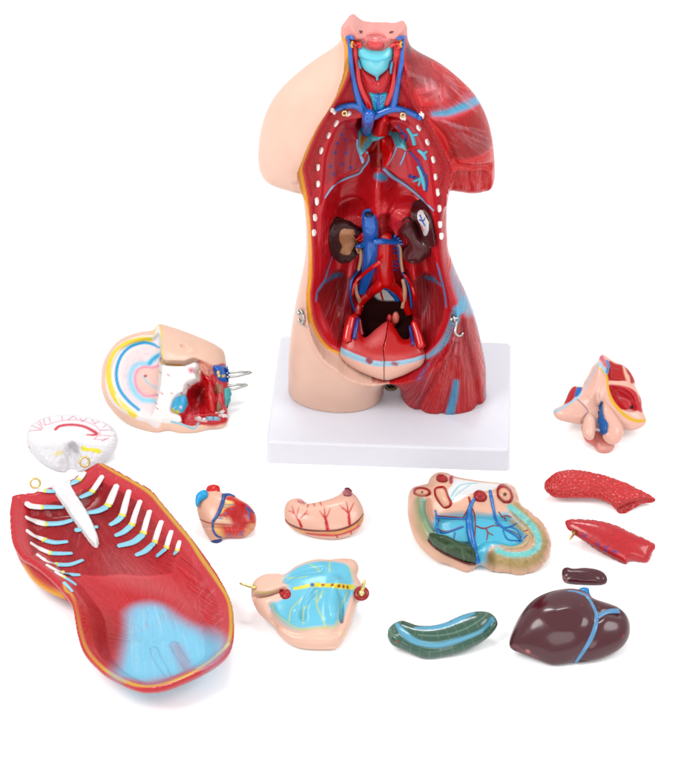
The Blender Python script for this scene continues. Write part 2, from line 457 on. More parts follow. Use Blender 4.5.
def ball_geo(c, r, nu=12, nv=8, sc=(1, 1, 1)):
    V = [np.array(c)+np.array(sc)*r*np.array([0, 0, 1])]
    for i in range(1, nv):
        t = math.pi*i/nv
        for k in range(nu):
            a = 2*math.pi*k/nu; V.append(np.array(c)+np.array(sc)*r*np.array([math.sin(t)*math.cos(a), math.sin(t)*math.sin(a), math.cos(t)]))
    V.append(np.array(c)-np.array(sc)*r*np.array([0, 0, 1])); F = []
    for k in range(nu): F.append((0, 1+k, 1+(k+1) % nu))
    for i in range(nv-2):
        for k in range(nu):
            a = 1+i*nu; F.append((a+k, a+nu+k, a+nu+(k+1) % nu, a+(k+1) % nu))
    e = len(V)-1; a = 1+(nv-2)*nu
    for k in range(nu): F.append((a+(k+1) % nu, a+k, e))
    return np.array(V), F
def ring_geo(c, R, r, ax, n=20, sides=8, arc=(0, 360)):
    ax = unit(ax); u = np.cross(ax, [0, 0, 1.0]) if abs(ax[2]) < .9 else np.cross(ax, [1.0, 0, 0]); u = unit(u); v = np.cross(ax, u)
    t = np.radians(np.linspace(arc[0], arc[1], n)); return tube_mesh(np.array([np.array(c)+R*(math.cos(a)*u+math.sin(a)*v) for a in t]), r, sides, cap=(arc[1]-arc[0] < 359))
def Z(ox, oy, pts, k=6.0): return [(ox+p[0]/k, oy+p[1]/k) for p in pts]
def off_(P, dx, dy): return [(p[0]+dx, p[1]+dy) for p in P]
# ================================================================== the white sweep everything stands on
def grid_plane(name, x0, x1, y0, y1, z, mat):
    o = add_mesh(name, [(x0, y0, z), (x1, y0, z), (x1, y1, z), (x0, y1, z)], [(0, 1, 2, 3)], mat); return o
fm, nt, b = _nt('white_studio_sheet'); b.inputs['Roughness'].default_value = .7; b.inputs['Specular IOR Level'].default_value = .2
tc = nt.nodes.new('ShaderNodeTexCoord'); nz = nt.nodes.new('ShaderNodeTexNoise'); nz.inputs['Scale'].default_value = 2
mx = nt.nodes.new('ShaderNodeMix'); mx.data_type = 'RGBA'; mx.inputs[6].default_value = (.93, .93, .935, 1); mx.inputs[7].default_value = (.95, .95, .95, 1)
nt.links.new(tc.outputs['Object'], nz.inputs[0]); nt.links.new(nz.outputs[0], mx.inputs[0]); nt.links.new(mx.outputs[2], b.inputs['Base Color'])
tbl = grid_plane('table_surface', -60, 60, -30, 90, 0, fm); tbl['kind'] = 'structure'

# ================================================================== display base
YAW = -3.2
def base_plinth():
    import bmesh
    yc = math.radians(YAW); cx, cy = .487, -.525; W, D, Hh = 2.345, 1.80, .25
    root = empty('display_base', (cx, cy, 0), 'white rectangular plastic plinth under the standing torso', 'display base')
    bm = bmesh.new(); bmesh.ops.create_cube(bm, size=1)
    for v in bm.verts: 
        tp = 1.0 if v.co.z < 0 else .992
        v.co = Vector((v.co.x*W*tp, v.co.y*D*tp, v.co.z*Hh+Hh/2))
    es = [e for e in bm.edges if abs(e.verts[0].co.x-e.verts[1].co.x) < 1e-2 and abs(e.verts[0].co.y-e.verts[1].co.y) < 2e-2 and abs(e.verts[0].co.z-e.verts[1].co.z) > .1]
    bmesh.ops.bevel(bm, geom=es, offset=.06, segments=6, affect='EDGES', profile=.5)
    es = [e for e in bm.edges if all(v.co.z > Hh-.001 for v in e.verts)]
    bmesh.ops.bevel(bm, geom=es, offset=.028, segments=4, affect='EDGES', profile=.5)
    c, s = math.cos(yc), math.sin(yc)
    for v in bm.verts: v.co = Vector((v.co.x*c-v.co.y*s, v.co.x*s+v.co.y*c, v.co.z))
    me = bpy.data.meshes.new('slab'); bm.to_mesh(me); bm.free()
    for p in me.polygons: p.use_smooth = True
    me.materials.append(solid('plinth_plastic', (246, 245, 254), rough=.35, var=.02))
    me.set_sharp_from_angle(angle=math.radians(35))
    o = bpy.data.objects.new('slab', me); COL.objects.link(o); o.parent = root
    p = ground(391, 386.5, .25)
    add_mesh('screw_hole', *merge([tube_mesh(np.array([p+[0, 0, .001], p+[0, 0, .004]]), .048, 24)]), solid('hole_dark', (52, 25, 18), rough=.7), root)
    add_mesh('hole_rim', *ring_geo(p+np.array([0, 0, .004]), .056, .011, (0, 0, 1), 28), solid('hole_brass', (150, 120, 60), rough=.4), root)
base_plinth()

# ================================================================== torso
ty = math.radians(YAW)
TF = Frame((.485, -.545, .25), (math.cos(ty), math.sin(ty), 0), (0, 0, 1))
SIL = [(340,42),(340.5,32),(343,18),(352,10),(375,8),(400,10),(407,18),(407.5,34),(410,47),(417,55.6),(440,67),(459,81.5),(474,96),(484,112),(490.5,130),(494,150),(495,170),(494.3,181),(490,190),(482,196),
 (470,199),(458,198.3),(450,197.5),(447.5,204),(447,222),(448,247),(451,260),(458,278),(467,297),(475,318),(481,342),(485.5,365),(486,385),(484,430),(444,437),(403,430),(401,395),(399,384),(395,376),(390,371),(386,376),(383.5,388),(381,430),(336,437),(290,430),
 (288.7,384),(288.7,358),(291,331),(294.5,308),(298,290),(303,268),(305.6,248),(305.5,225),(304,205),(301,189),(292,187),(279,185),(268,181),(261,173),(258,160),(259,140),(263,121),(271,103),(283,88),(300,73),(318,60),(331,52)]
YEL = [(344,34),(345,50),(344.5,68),(339,84),(331,99),(321,114),(311.5,132),(303.5,152),(299,166),(301,180),(304.5,200),(307,222),(308.5,250),(308.5,275),(306.7,294),(309.5,318),(317,335),(327,347),(339,353),
 (352,362),(385,372),(420,362),(428,357),(440,348),(450,335),(456,315),(455,298),(451,280),(448,262),(446,245),(446,225),(447.5,197),(452,173),(449,157),(437,131),(425,111),(416,97),(407,77),(404.5,55),(404,34)]
CAV = [(353,117),(340,123),(332,138),(326,156),(324,178),(321.5,205),(320,235),(318.5,262),(316,285),(318,305),(326,325),(342,346),(380,352),(424,350),(441,328),(446.5,306),(444.5,288),(440,268),(436,245),(435.5,218),(434,192),(431,170),(427,150),(420,135),(410,120),(403,116),(378,113)]
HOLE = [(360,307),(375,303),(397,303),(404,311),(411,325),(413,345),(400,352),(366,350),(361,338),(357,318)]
BODY_T = {}
def torso_mod(A, B, H, f, s, phi):
    k = .78
    tbk = np.sqrt(np.maximum(phi[:, :, 0], 0))*k; low = 1-smooth(B, .1, 1.25); phi = phi*(1+.38*low*(phi > 0)); f = np.where(H > 0, (H/k)**2-phi, f).astype(np.float32)
    t = np.sqrt(np.maximum(phi, 0))*k
    XY = np.stack(np.broadcast_arrays(A[:, :, 0], B[:, :, 0]), -1).reshape(-1, 2)
    sh = (A.shape[0], B.shape[1])
    def sd(P, pl, n=6): return sdist(XY, spline(TF.ab(P, pl), True, n)).reshape(sh)
    a2, b2 = np.broadcast_to(A[:, :, 0], sh), np.broadcast_to(B[:, :, 0], sh)
    sr = sd(YEL, .16); sc = sd(CAV, .08); sh_ = sd(HOLE, -.12)
    t2 = t[:, :, 0]
    # cut plane the breast plate seats on
    cut = .20-.07*smooth(sr, 0, .10)+.035*np.exp(-((sr-.055)/.02)**2)
    cut = np.minimum(cut, t2*.96+.0)
    # pelvic bowl and chest cavity
    depth = .40*smooth(sc, -.01, .17)+.10*smooth(sc, .1, .45)
    hc = cut-depth
    def g(px, py, rx, ry, amp, ang=0, pl=-.2, p=2):
        nonlocal hc
        c = TF.ab([(px, py)], pl)[0]; ca, sa = math.cos(math.radians(ang)), math.sin(math.radians(ang))
        x = (a2-c[0])*ca+(b2-c[1])*sa; y = -(a2-c[0])*sa+(b2-c[1])*ca
        hc = hc+amp*np.exp(-((x/rx)**2+(y/ry)**2)**(p/2))*smooth(sc, 0, .12)
    # lung beds stand forward of the diaphragm recess
    LB = [(352,110),(334,118),(322,138),(316,160),(314,182),(316,206),(330,191),(341,181),(355,176),(361,172),(368,164),(372,150),(362,146),(358,130),(360,116)]
    RB = [(386,118),(400,115),(418,118),(430,134),(437,155),(441,175),(442,214),(424,200),(410,189),(396,182),(386,172),(382,165),(388,150),(398,140),(390,130)]
    for P_, am in ((LB, .20), (RB, .22)):
        sb = sd(P_, -.05); wb = smooth(sb, -.012, .03)*smooth(sc, -.03, .02); hc = hc*(1-wb)+wb*(cut-.05-.17*smooth(sc, -.01, .26))
    g(378, 160, .10, .45, .13); g(372, 150, .05, .3, -.05)
    g(377, 186, .13, .13, .16); g(388, 205, .2, .07, .06, 20); g(376, 200, .30, .10, .05)
    g(338, 207, .20, .13, -.03); g(425, 222, .12, .14, -.02); g(352, 226, .30, .16, .06); g(380, 208, .20, .16, .10); g(400, 212, .16, .13, .05)
    g(352, 222, .26, .10, .10); g(406, 210, .13, .10, .20)          # adrenal / crura swellings
    g(378, 250, .14, .55, .16)                                      # lumbar spine
    g(347, 288, .055, .38, .20, -9); g(416, 286, .055, .38, .20, 9)  # psoas
    g(331, 300, .12, .3, -.02); g(434, 300, .1, .3, -.02)
    g(383, 208, .02, .12, -.03); g(336, 197, .2, .09, -.05, 25); g(389, 190, .03, .03, .03)
    for P_, am, w_ in (([(324,238),(328,222),(338,211),(350,206),(362,206)], -.06, .03), ([(392,226),(388,212),(394,203),(404,199),(414,200)], -.05, .025), ([(330,232),(338,220),(350,215),(361,216)], .05, .04)):
        d_, _ = seg_dist(XY, spline(TF.ab(P_, -.2), False, 5)); hc = hc+(am*np.exp(-(d_/w_)**2)).reshape(sh)*smooth(sc, 0, .08)
    hc = np.where(sh_ > -.05, hc-(.40)*smooth(sh_, -.02, .07), hc)
    hc = np.maximum(np.maximum(hc, -tbk+.06), -.47)
    BODY_T['hc'] = hc
    gr = np.zeros(sh)
    for P_, w_, am in (([(460,318),(466,345),(474,375),(478,408)], .03, .05), ([(456,338),(441,362),(426,388),(419,410)], .03, .035), ([(470,325),(481,350),(486,385)], .02, .02), ([(455,350),(452,380),(437,418)], .03, .03),
                       ([(418,91),(440,91)], .015, .02), ([(418,101),(441,102)], .015, .02), ([(434,68),(440,84),(442,104)], .015, .02), ([(427,112),(442,128),(452,148),(456,158),(468,163),(488,170)], .04, .06), ([(466,165),(470,198)], .02, .02), ([(480,165),(482,195)], .02, .02),
                       ([(412,78),(424,104)], .02, .02), ([(297,180),(303,196)], .03, .03)):
        d_, _ = seg_dist(XY, spline(TF.ab(P_, .2), False, 5)); gr = np.maximum(gr, (am*np.exp(-(d_/w_)**2)).reshape(sh))
    armr = sd([(454,160),(470,163),(490,172),(486,205),(446,205),(449,178)], .12)
    gr = gr+.23*smooth(armr, -.01, .05)*np.clip(1-(a2-TF.ab([(452,180)], .1)[0][0])/.5, .35, 1)
    lim = np.where(sr > 0, hc, np.minimum(cut+np.maximum(0, -sr)*9, t2+.02))
    lim = blur2(lim, 1)
    lim = np.where(sr > 0, lim, np.where(gr > .002, np.minimum(lim, t2-gr), lim+.1))
    f = f/1.0
    f2 = (H-lim[:, :, None])*1.1
    f = np.maximum(f, f2)
    # neck: flat top that rises at the left rim, arm stumps cut below
    ct = TF.ab([(375, 37), (345, 37), (405, 37)], .18)
    ztop = ct[0][1]+(.12*np.minimum(H-.18, 0))+.10*np.exp(-((A-ct[1][0]-.05)/.065)**2)+.055*np.exp(-((A-ct[2][0]+.03)/.05)**2)
    ztop = ztop-.085*np.exp(-((A-ct[0][0])/.10)**2-((H-.22)/.12)**2)-.03*np.exp(-((A-ct[0][0])/.2)**2)
    BODY_T['ztop'] = ct[0][1]
    f = np.maximum(f, (B-ztop))
    # right arm stump: groove between arm and chest
    return f
def arms(V): return V
tb = sculpt(TF, SIL, k=.78, lam=.52, vox=.0125, mod=torso_mod, clipz=.2505, hmin=-.70, base=(252, 208, 187))
print('torso verts', len(tb.V))
if 1:
    b_ = tb
    a, bb, h = b_.L.T
    ZT = BODY_T['ztop']
    MID = b_.abp([(375,40)])[0][0]
    # ---------- regions
    ye = spline(TF.ab(YEL, .16), True, 6); dy = sdist(b_.L[:, :2], ye)/.01
    frontw = np.clip((h+.02)/.02, 0, 1)
    t_loc = h
    ML = np.where(bb > TF.ab([(388, 352)], .2)[0][1], MID, TF.ab([(391, 378)], .1)[0][0]-.01)
    musc = np.clip((a-ML)/.02+.5, 0, 1)
    # muscle half = viewer's right, outside the rim; skin half = viewer's left
    b_.mix(musc*(bb < ZT-.10), (216, 42, 54))
    # deeper red in the grooves of the muscle bellies are real relief; warm pink tendon bloom is paint
    rim = np.clip(dy/1.6+.5, 0, 1)*(b_.NL[:, 2] > -.3)*(h > -.5)*(bb < ZT-.045)
    # back surface never belongs to the rim
    back = (b_.NL[:, 2] < -.2) & (h < -.15)
    rim = rim*(~back)*np.where((bb < .95) & (a < MID) & (dy < 5), np.clip((b_.NL[:, 2]-.4)/.1, 0, 1), 1)
    b_.mix(rim, (216, 50, 66))
    ringw = np.clip((9-dy)/1.5, 0, 1)*rim
    b_.mix(ringw, (214, 52, 68))
    # yellow fat line on the skin side
    fat = np.clip((dy+.5)/1.0, 0, 1)*np.clip((3.9-dy)/1.2, 0, 1)*(a < MID)*(b_.NL[:, 2] > -.2)*(bb < ZT-.02)*(~back)
    fat = fat*np.clip((bb-.38)/.03, 0, 1)*np.where(bb < .95, np.clip((b_.NL[:, 2]-.45)/.1, 0, 1), 1)
    b_.mix(fat, (252, 178, 34))
    # pink tint next to the rim on the skin
    b_.mix(.25*np.exp(-((dy+3)/3.0)**2)*(a < MID)*(h > 0), (240, 170, 150))
    # neck top
    nk = np.clip((bb-ZT-.12*np.minimum(h-.18, 0)+.035)/.012+.5, 0, 1)
    b_.mix(nk*(b_.NL[:, 1] > -.5), (246, 165, 156))
    # cavity floor, darker crimson
    ca_ = spline(TF.ab(CAV, .08), True, 6); dc = sdist(b_.L[:, :2], ca_)/.01
    cav = np.clip(dc/3+.5, 0, 1)*rim
    b_.mix(cav, (220, 50, 64))
    BELOW = [(322,203),(330,192),(341,183),(355,178),(361,174),(367,163),(376,158),(384,170),(396,183),(410,190),(424,200),(434,212),(435,230),(430,240),(400,240),(360,240),(330,245),(322,235)]
    b_.region(BELOW, (214, 50, 62), 3)
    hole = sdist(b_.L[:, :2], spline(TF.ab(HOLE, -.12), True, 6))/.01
    b_.mix(np.clip(hole/2+.5, 0, 1)*(h < 0.02)*rim, (66, 20, 26))  # hollow painted dark red-brown, its deep shade put into the colour
    b_.region(Z(320, 10, [(205,150),(300,150),(400,150),(482,150),(468,192),(436,226),(385,244),(333,250),(285,244),(240,222),(212,192)]), (240, 138, 134), .8, front=.1)
    # ---------- muscle half: tendons and fibre directions
    ms = (musc > .5) & (rim < .5)
    A_ = lambda p: tuple(b_.abp([p])[0])
    b_.fan(A_((404, 52)), 40, 1.0, 1.0, ms*(bb > 2.0)*1.0)
    pec = sdist(b_.L[:, :2], spline(b_.abp([(428,118),(450,117),(478,104),(492,130),(492,160),(474,160),(452,170),(444,140)]), True))/.01
    b_.fan(A_((500, 172)), 60, 1.2, 1.0, ms*(pec > 0)*1.0)
    arm = ms*(a > A_((452, 180))[0])*(bb < A_((470, 160))[1])*(bb > 2)
    b_.straight(90, 18, .8, .35, arm*1.0)
    b_.straight(80, 26, .8, .8, ms*(bb <= 1.9)*1.0)
    b_.fan(A_((466, 285)), 30, 1.0, .9, ms*(bb <= A_((455, 318))[1])*1.0)
    b_.straight(12, 30, 1.0, .9, ms*(sdist(b_.L[:, :2], spline(b_.abp([(418,90),(440,90),(441,101),(421,102)]), True)) > 0)*1.0)
    b_.stroke([(470,98),(462,106),(448,112),(434,114)], [9, 9, 8, 6], (225, 120, 140), 5)
    b_.stroke([(478,100),(470,104),(460,108),(448,112.5),(434,114)], [7, 8, 7, 6, 4], (104, 182, 222), 1.8)
    b_.region([(412,70),(425,66),(440,80),(450,96),(436,100),(420,92)], (212, 95, 110), 6)
    b_.region([(452,268),(459,278),(470,300),(472,312),(466,314),(459,300),(454,284)], (112, 190, 222), 3)
    b_.stroke([(428,357),(436,351),(445,341),(452,327),(457,314),(464,303)], [4, 6, 7, 8, 11, 14], (112, 186, 222), 1.6)
    b_.stroke([(470,296),(478,322),(484,350),(486,375),(485,395)], [8, 5, 4, 4, 4], (150, 195, 225), 3)
    b_.stroke([(456,382),(454,396),(450,414)], [6, 8, 9], (100, 172, 215), 1.3)
    b_.stroke([(428,364),(422,374),(419,379)], [4, 7, 7], (0, 110, 190), .8)
    b_.region([(404,392),(410,378),(425,370),(436,372),(428,395),(420,412),(408,408)], (190, 52, 74), 6)
    b_.region([(452,330),(468,325),(476,345),(480,372),(470,380),(458,360)], (206, 72, 84), 5)
    # rim: granular fat on the muscle side, fine
    b_.stipple(34, .55, (rim > .5)*(dc < -2))
    b_.stipple(26, .35, fat)
    # cavity fibres
    b_.straight(90, 30, .8, .8, (cav > .5)*(bb > 1.3)*(bb < 2.0)*1.0)
    b_.fan(A_((352, 265)), 60, 1.0, .9, (cav > .5)*(a < MID)*(bb <= 1.25)*1.0)
    b_.fan(A_((420, 262)), 60, 1.0, .9, (cav > .5)*(a >= MID)*(bb <= 1.25)*1.0)
    b_.fib[(hole > 0)] = 0; b_.fib[nk > .3] = 0
    # iliac crests in blue
    for P_ in ([(332,258),(328,270),(324,282),(318,291),(316,300)], [(341,274),(332,277),(326,282)], [(437,264),(440,275),(444,290),(446,306)], [(425,277),(434,280),(441,285)]):
        b_.stroke(P_, [3, 5, 5, 4, 3], (92, 148, 200), 1.3)
    b_.region([(371,287),(384,281),(398,286),(405,296),(400,300),(378,299)], (238, 234, 232), 1.0)
    # upper chest: heart bed swirl, central tendon
    b_.stroke([(376,176),(381,177),(386,178)], [5, 8, 5], (80, 160, 205), 2)
    b_.region([(388,122),(404,118),(416,128),(426,148),(431,168),(424,186),(405,178),(392,168),(385,160),(392,146),(398,134)], (208, 62, 80), 3)
    b_.region([(345,118),(358,120),(358,140),(366,155),(360,168),(345,174),(326,184),(326,165),(334,140)], (176, 46, 66), 3)
    for q in ((341.8,135),(345.5,140),(337,143.5),(346.5,153),(335.5,152.5),(342.5,164.5),(331,166.5),(351,167.7),(334,174)):
        b_.dot((q[0]-.3, q[1]), 1.9, (60, 62, 130), .8)
    for q in ((346.5,129),(350,161.5),(345,144)): b_.dot(q, .9, (60, 22, 30), .6)
    PK = (240, 160, 168)  # pale strokes: worn fibres with their glossy streaks painted in
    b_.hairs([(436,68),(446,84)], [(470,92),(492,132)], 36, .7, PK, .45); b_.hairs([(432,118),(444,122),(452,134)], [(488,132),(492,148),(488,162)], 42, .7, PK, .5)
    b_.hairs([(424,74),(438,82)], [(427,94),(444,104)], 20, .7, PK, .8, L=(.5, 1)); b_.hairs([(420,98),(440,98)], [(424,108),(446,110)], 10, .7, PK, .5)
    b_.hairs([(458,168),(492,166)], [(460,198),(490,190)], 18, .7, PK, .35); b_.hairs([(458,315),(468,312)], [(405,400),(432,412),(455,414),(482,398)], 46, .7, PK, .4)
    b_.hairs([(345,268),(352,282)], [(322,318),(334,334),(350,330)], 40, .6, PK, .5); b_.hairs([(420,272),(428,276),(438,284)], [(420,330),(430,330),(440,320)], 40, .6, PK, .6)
    b_.hairs([(420,236),(412,240)], [(422,310),(414,300)], 16, .6, (120, 14, 26), .4); b_.hairs([(348,236),(356,240)], [(342,310),(352,300)], 16, .6, PK, .3)
    b_.hairs([(326,196),(356,184)], [(324,232),(350,214)], 30, .6, (150, 20, 34), .4)
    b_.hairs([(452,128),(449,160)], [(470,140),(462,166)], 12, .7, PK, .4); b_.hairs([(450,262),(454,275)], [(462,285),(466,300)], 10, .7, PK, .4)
    # faces -> parts
    b_.label_faces(np.ones(len(a))*(musc <= .5), 1)
    b_.lab[:] = 0
    b_.label_faces(musc*(rim < .5), 2)
    b_.label_faces((rim > .5)*(fat < .5)*(cav < .5), 3)
    b_.label_faces(cav, 4)
    b_.label_faces(fat, 5)
    b_.label_faces((nk > .5)*(b_.NL[:, 1] > -.5)*1.0, 6)
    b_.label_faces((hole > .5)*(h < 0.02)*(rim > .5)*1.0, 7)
    TR = empty('anatomical_torso', (.485, -.545, .25), 'open anatomical torso, half skin and half red muscle, standing on the white plinth', 'anatomical torso')
    PM = paint_mat(); SK = paint_mat('painted_skin', rough=.42, coat=.12, grain=.06)
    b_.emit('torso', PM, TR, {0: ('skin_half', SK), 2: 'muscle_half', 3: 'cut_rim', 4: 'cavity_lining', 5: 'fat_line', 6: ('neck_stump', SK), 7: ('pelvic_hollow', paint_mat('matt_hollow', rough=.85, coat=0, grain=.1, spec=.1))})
# ------------------------------------------------------------------ colours of the parts
BLUE = solid('vein_blue', (0, 110, 205), rough=.25, coat=.6); RED = solid('artery_red', (228, 8, 30), rough=.25, coat=.6)
CREAM = solid('ureter_cream', (240, 185, 150)); PALE = solid('pleura_pale_blue', (158, 186, 226)); WHITEB = solid('bone_white', (250, 238, 235), rough=.4)
CYAN = solid('cartilage_cyan', (100, 200, 222)); BRASS = solid('brass', (.62, .47, .2), rough=.3, metal=1, raw=True); STEEL = solid('steel_wire', (.42, .42, .4), rough=.28, metal=1, raw=True)
VIOLET = solid('vein_violet', (60, 68, 150)); ORANGE = solid('bronchus_orange', (225, 125, 40))
def torso_parts():
    t = tb; T = TR
    # --- neck
    o1 = (320, 10)
    r = relief(t, Z(*o1, [(248,352),(275,368),(330,400),(344,418),(357,400),(412,350),(430,400),(404,470),(372,497),(300,492),(272,450)]), k=.9, lam=.2, base=(214, 52, 66)); r.stipple(20, .3, np.ones(len(r.V)))
    r.emit('thyroid_gland', PM, T)
    r = relief(t, Z(*o1, [(295,488),(345,498),(404,498),(396,560),(380,592),(345,606),(322,600),(308,540)]), k=.7, lam=.12, base=(70, 190, 220))
    for y in range(505, 600, 15): r.stroke(Z(*o1, [(306,y),(345,y+6),(394,y)]), 1.0, (40, 150, 200), .5)
    tr = r.emit('trachea', PM, T)
    r.bvh and vessels(r, 'tracheal_vein', [(Z(*o1, [(348,470),(350,530),(346,596)]), [1.5, 2.2, 2.6]), (Z(*o1, [(325,520),(348,545)]), 1.2), (Z(*o1, [(378,520),(350,545)]), 1.2), (Z(*o1, [(322,550),(347,575)]), 1.2), (Z(*o1, [(378,550),(350,575)]), 1.2), (Z(*o1, [(330,480),(350,500),(372,480)]), 1.2)], BLUE, tr)
    r = relief(t, Z(*o1, [(228,232),(252,220),(290,238),(333,246),(380,243),(418,222),(439,240),(436,285),(422,300),(410,345),(385,370),(356,395),(352,418),(335,418),(328,395),(290,372),(262,350),(246,320),(238,290),(226,265)]), k=1.0, lam=.2, base=(122, 222, 238),
               bump=lambda x, y, s: 0*x*y)
    r.stroke(Z(*o1, [(240,285),(285,300),(335,310),(385,300),(432,280)]), 1.6, (70, 170, 200), 1)
    r.stroke(Z(*o1, [(300,315),(338,350),(375,315)]), 2, (150, 225, 238), 1)
    th = r.emit('thyroid_cartilage', PM, T)
    for P in ([(224,285),(240,300),(253,330),(250,348),(232,335)], [(424,305),(442,300),(440,340),(430,378),(415,365)]):
        relief(t, Z(*o1, P), k=.9, lam=.1, base=(98, 180, 222)).emit('cartilage_horn', PM, T)
    q = relief(t, Z(*o1, [(280,205),(295,185),(330,176),(362,184),(384,205),(378,228),(355,240),(322,240),(292,230)]), k=.7, lam=.09, base=(226, 84, 92), fr=TF); q.emit('tongue_base', PM, T)
    for c in ((240, 131), (432, 135)):
        p = t.hit(*Z(*o1, [c])[0])[0]; add_mesh('peg_hole', *ball_geo(p, .026, sc=(1, .8, .35)), solid('peg_hole_brown', (120, 60, 35), rough=.8), T)
    vessel(t, 'carotid_artery', Z(*o1, [(212,190),(206,250),(222,330),(235,420),(262,500),(296,570),(302,612)]), [4, 5.5, 5, 5, 5.5, 5.5, 5], RED, T, lift=.005)
    vessel(t, 'carotid_artery', Z(*o1, [(452,195),(462,250),(452,330),(444,420),(426,500),(398,565)]), [4, 5.5, 5, 5, 5.5, 5], RED, T, lift=.005)
    for P in ([(195,190),(215,200),(235,190),(245,205),(232,215)], [(425,210),(445,200),(470,195),(480,210),(460,225)]):
        vessel(t, 'carotid_branch', Z(*o1, P), 3, RED, T, lift=.03)
    vessel(t, 'jugular_vein', Z(*o1, [(170,160),(180,230),(186,320),(203,420),(222,500),(244,565),(270,600),(284,616)]), [2.6, 3.4, 3.8, 4.4, 5.4, 6.4, 7, 7], BLUE, T, lift=.012)
    vessel(t, 'jugular_vein', Z(*o1, [(502,168),(495,230),(490,310),(476,400),(461,480),(447,550),(438,590)]), [2.6, 3, 3.8, 4.4, 5, 6, 7], BLUE, T, lift=.012)
    for P in ([(160,160),(185,156),(200,166)], [(465,166),(488,160),(508,158)]): vessel(t, 'vein_stump', Z(*o1, P), 3, BLUE, T, lift=.02)
    for P in ([(196,178),(190,198),(195,212)], [(490,178),(482,196),(488,210)]): vessel(t, 'nerve_stump', Z(*o1, P), 2, solid('nerve_yellow', (235, 180, 60)), T, lift=.04)
    vessel(t, 'brachiocephalic_vein', Z(*o1, [(98,592),(130,577),(190,566),(240,580),(280,615)]), [4.4, 5, 5, 6, 7], BLUE, T, lift=.02)
    vessel(t, 'brachiocephalic_vein', Z(*o1, [(606,642),(560,616),(500,592),(440,585),(385,602),(340,622),(310,636)]), [4.4, 5.4, 5.4, 6, 6.5, 7, 7], BLUE, T, lift=.025)
    vessel(t, 'superior_vena_cava', [(370,106),(369,112),(368,119),(367,127)], [9, 10.5, 10.5, 9], BLUE, T, lift=.10, smoothit=4, n=3, flat=1)
    for q in ((345, 108.3), (403.3, 110)):
        p = t.hit(*q)[0]+TF.n*.09
        add_mesh('brass_eyelet', *merge([ring_geo(p, .021, .009, (.3, -1, .2)), tube_mesh(np.array([p-TF.n*.08, p-TF.n*.02]), .01)]), BRASS, T)
    # --- chest
    o2 = (300, 100); o3 = (370, 100)
    relief(t, Z(*o2, [(392,230),(440,222),(482,215),(492,300),(500,395),(470,405),(420,400),(405,330)]), k=.5, lam=.2, base=(168, 34, 52)).emit('oesophagus', PM, T)
    relief(t, Z(*o2, [(490,215),(545,205),(558,250),(556,320),(535,360),(510,395),(497,400),(490,300)]), k=1.0, lam=.2, base=(232, 12, 32), off=.04).emit('descending_aorta', PM, T)
    relief(t, Z(*o2, [(432,160),(450,120),(490,96),(524,96),(538,140),(535,188),(490,192),(440,186)]), k=1.2, lam=.2, base=(236, 10, 32), off=.07).emit('aortic_arch', PM, T)
    r = relief(t, Z(*o2, [(356,182),(400,170),(450,176),(500,180),(550,192),(602,222),(630,250),(640,292),(606,272),(560,234),(500,210),(452,228),(420,262),(385,300),(362,322),(350,260)]), k=1.1, lam=.1, base=(110, 200, 215), off=.05)
    for i in range(13): 
        x = 430+i*15; r.stroke(Z(*o2, [(x, 170+max(0, (x-500))*.35), (x-6, 235+max(0, (x-500))*.35)]), .7, (70, 165, 190), .4)
    r.region(Z(*o2, [(365,208),(408,203),(404,235),(380,262),(368,300),(358,250)]), (222, 140, 50), .6); r.dot(Z(*o2, [(375,232)])[0], 1.3, (150, 60, 30)); r.dot(Z(*o2, [(368,262)])[0], 1.2, (170, 80, 30)); r.dot(Z(*o2, [(636,288)])[0], 2, (240, 170, 60))
    r.emit('bronchus', PM, T)
    for P, w_ in ((Z(*o2, [(343,235),(346,285),(362,335),(376,378)]), 1.8), (Z(*o2, [(400,310),(414,340),(405,372),(375,410),(358,437),(300,460),(235,488),(190,525),(148,588)]), [1.8, 2, 2, 2.2, 2.2, 2.4, 2.4, 2.4, 1.5]), (Z(*o2, [(360,330),(378,350),(380,372)]), 1.6),
                  (Z(*o3, [(162,278),(128,350),(84,408)]), [1.6, 2, 2.5]), (Z(*o3, [(82,408),(130,455),(200,500),(262,548),(310,590),(350,630),(384,664)]), [4, 4, 3, 2.6, 2.4, 2, 1.6]), (Z(*o3, [(212,310),(202,345),(180,388)]), [1.4, 2, 1.6])):
        vessel(t, 'pleura_edge', P, w_, PALE, T, lift=.004)
    for P, w_ in (([(225,170),(255,215),(268,265)], [3, 4, 4]), ([(255,212),(286,205)], [3, 2]), ([(290,300),(322,325),(336,356)], [3, 4, 2.6]), ([(322,322),(342,308)], [3, 2]), ([(288,398),(308,440),(324,500),(328,538)], [3, 4, 4, 2.6]), ([(262,487),(308,470)], [2.2, 3]), ([(292,512),(308,470)], [2.2, 3])):
        vessel(t, 'bronchial_branch', Z(*o3, P), w_, CYAN, T, lift=.004)
    for P, w_ in (([(165,148),(190,185),(216,212),(214,245)], [1.6, 2, 3, 2]), ([(172,196),(214,206)], [1.8, 2.6]), ([(238,308),(290,370),(320,430),(342,480),(340,550)], [2.4, 2.6, 2.6, 2.6, 1.8]), ([(235,460),(285,466)], [2.6, 2.6]), ([(240,445),(262,462)], [1.5, 2]), ([(308,440),(345,455)], [1.6, 1.6])):
        vessel(t, 'pulmonary_vein', Z(*o3, P), w_, VIOLET, T, lift=.0)
    vessel(t, 'pulmonary_artery', Z(*o3, [(218,300),(238,290),(262,278),(285,285)]), [3, 2.5, 2, 1.4], RED, T)
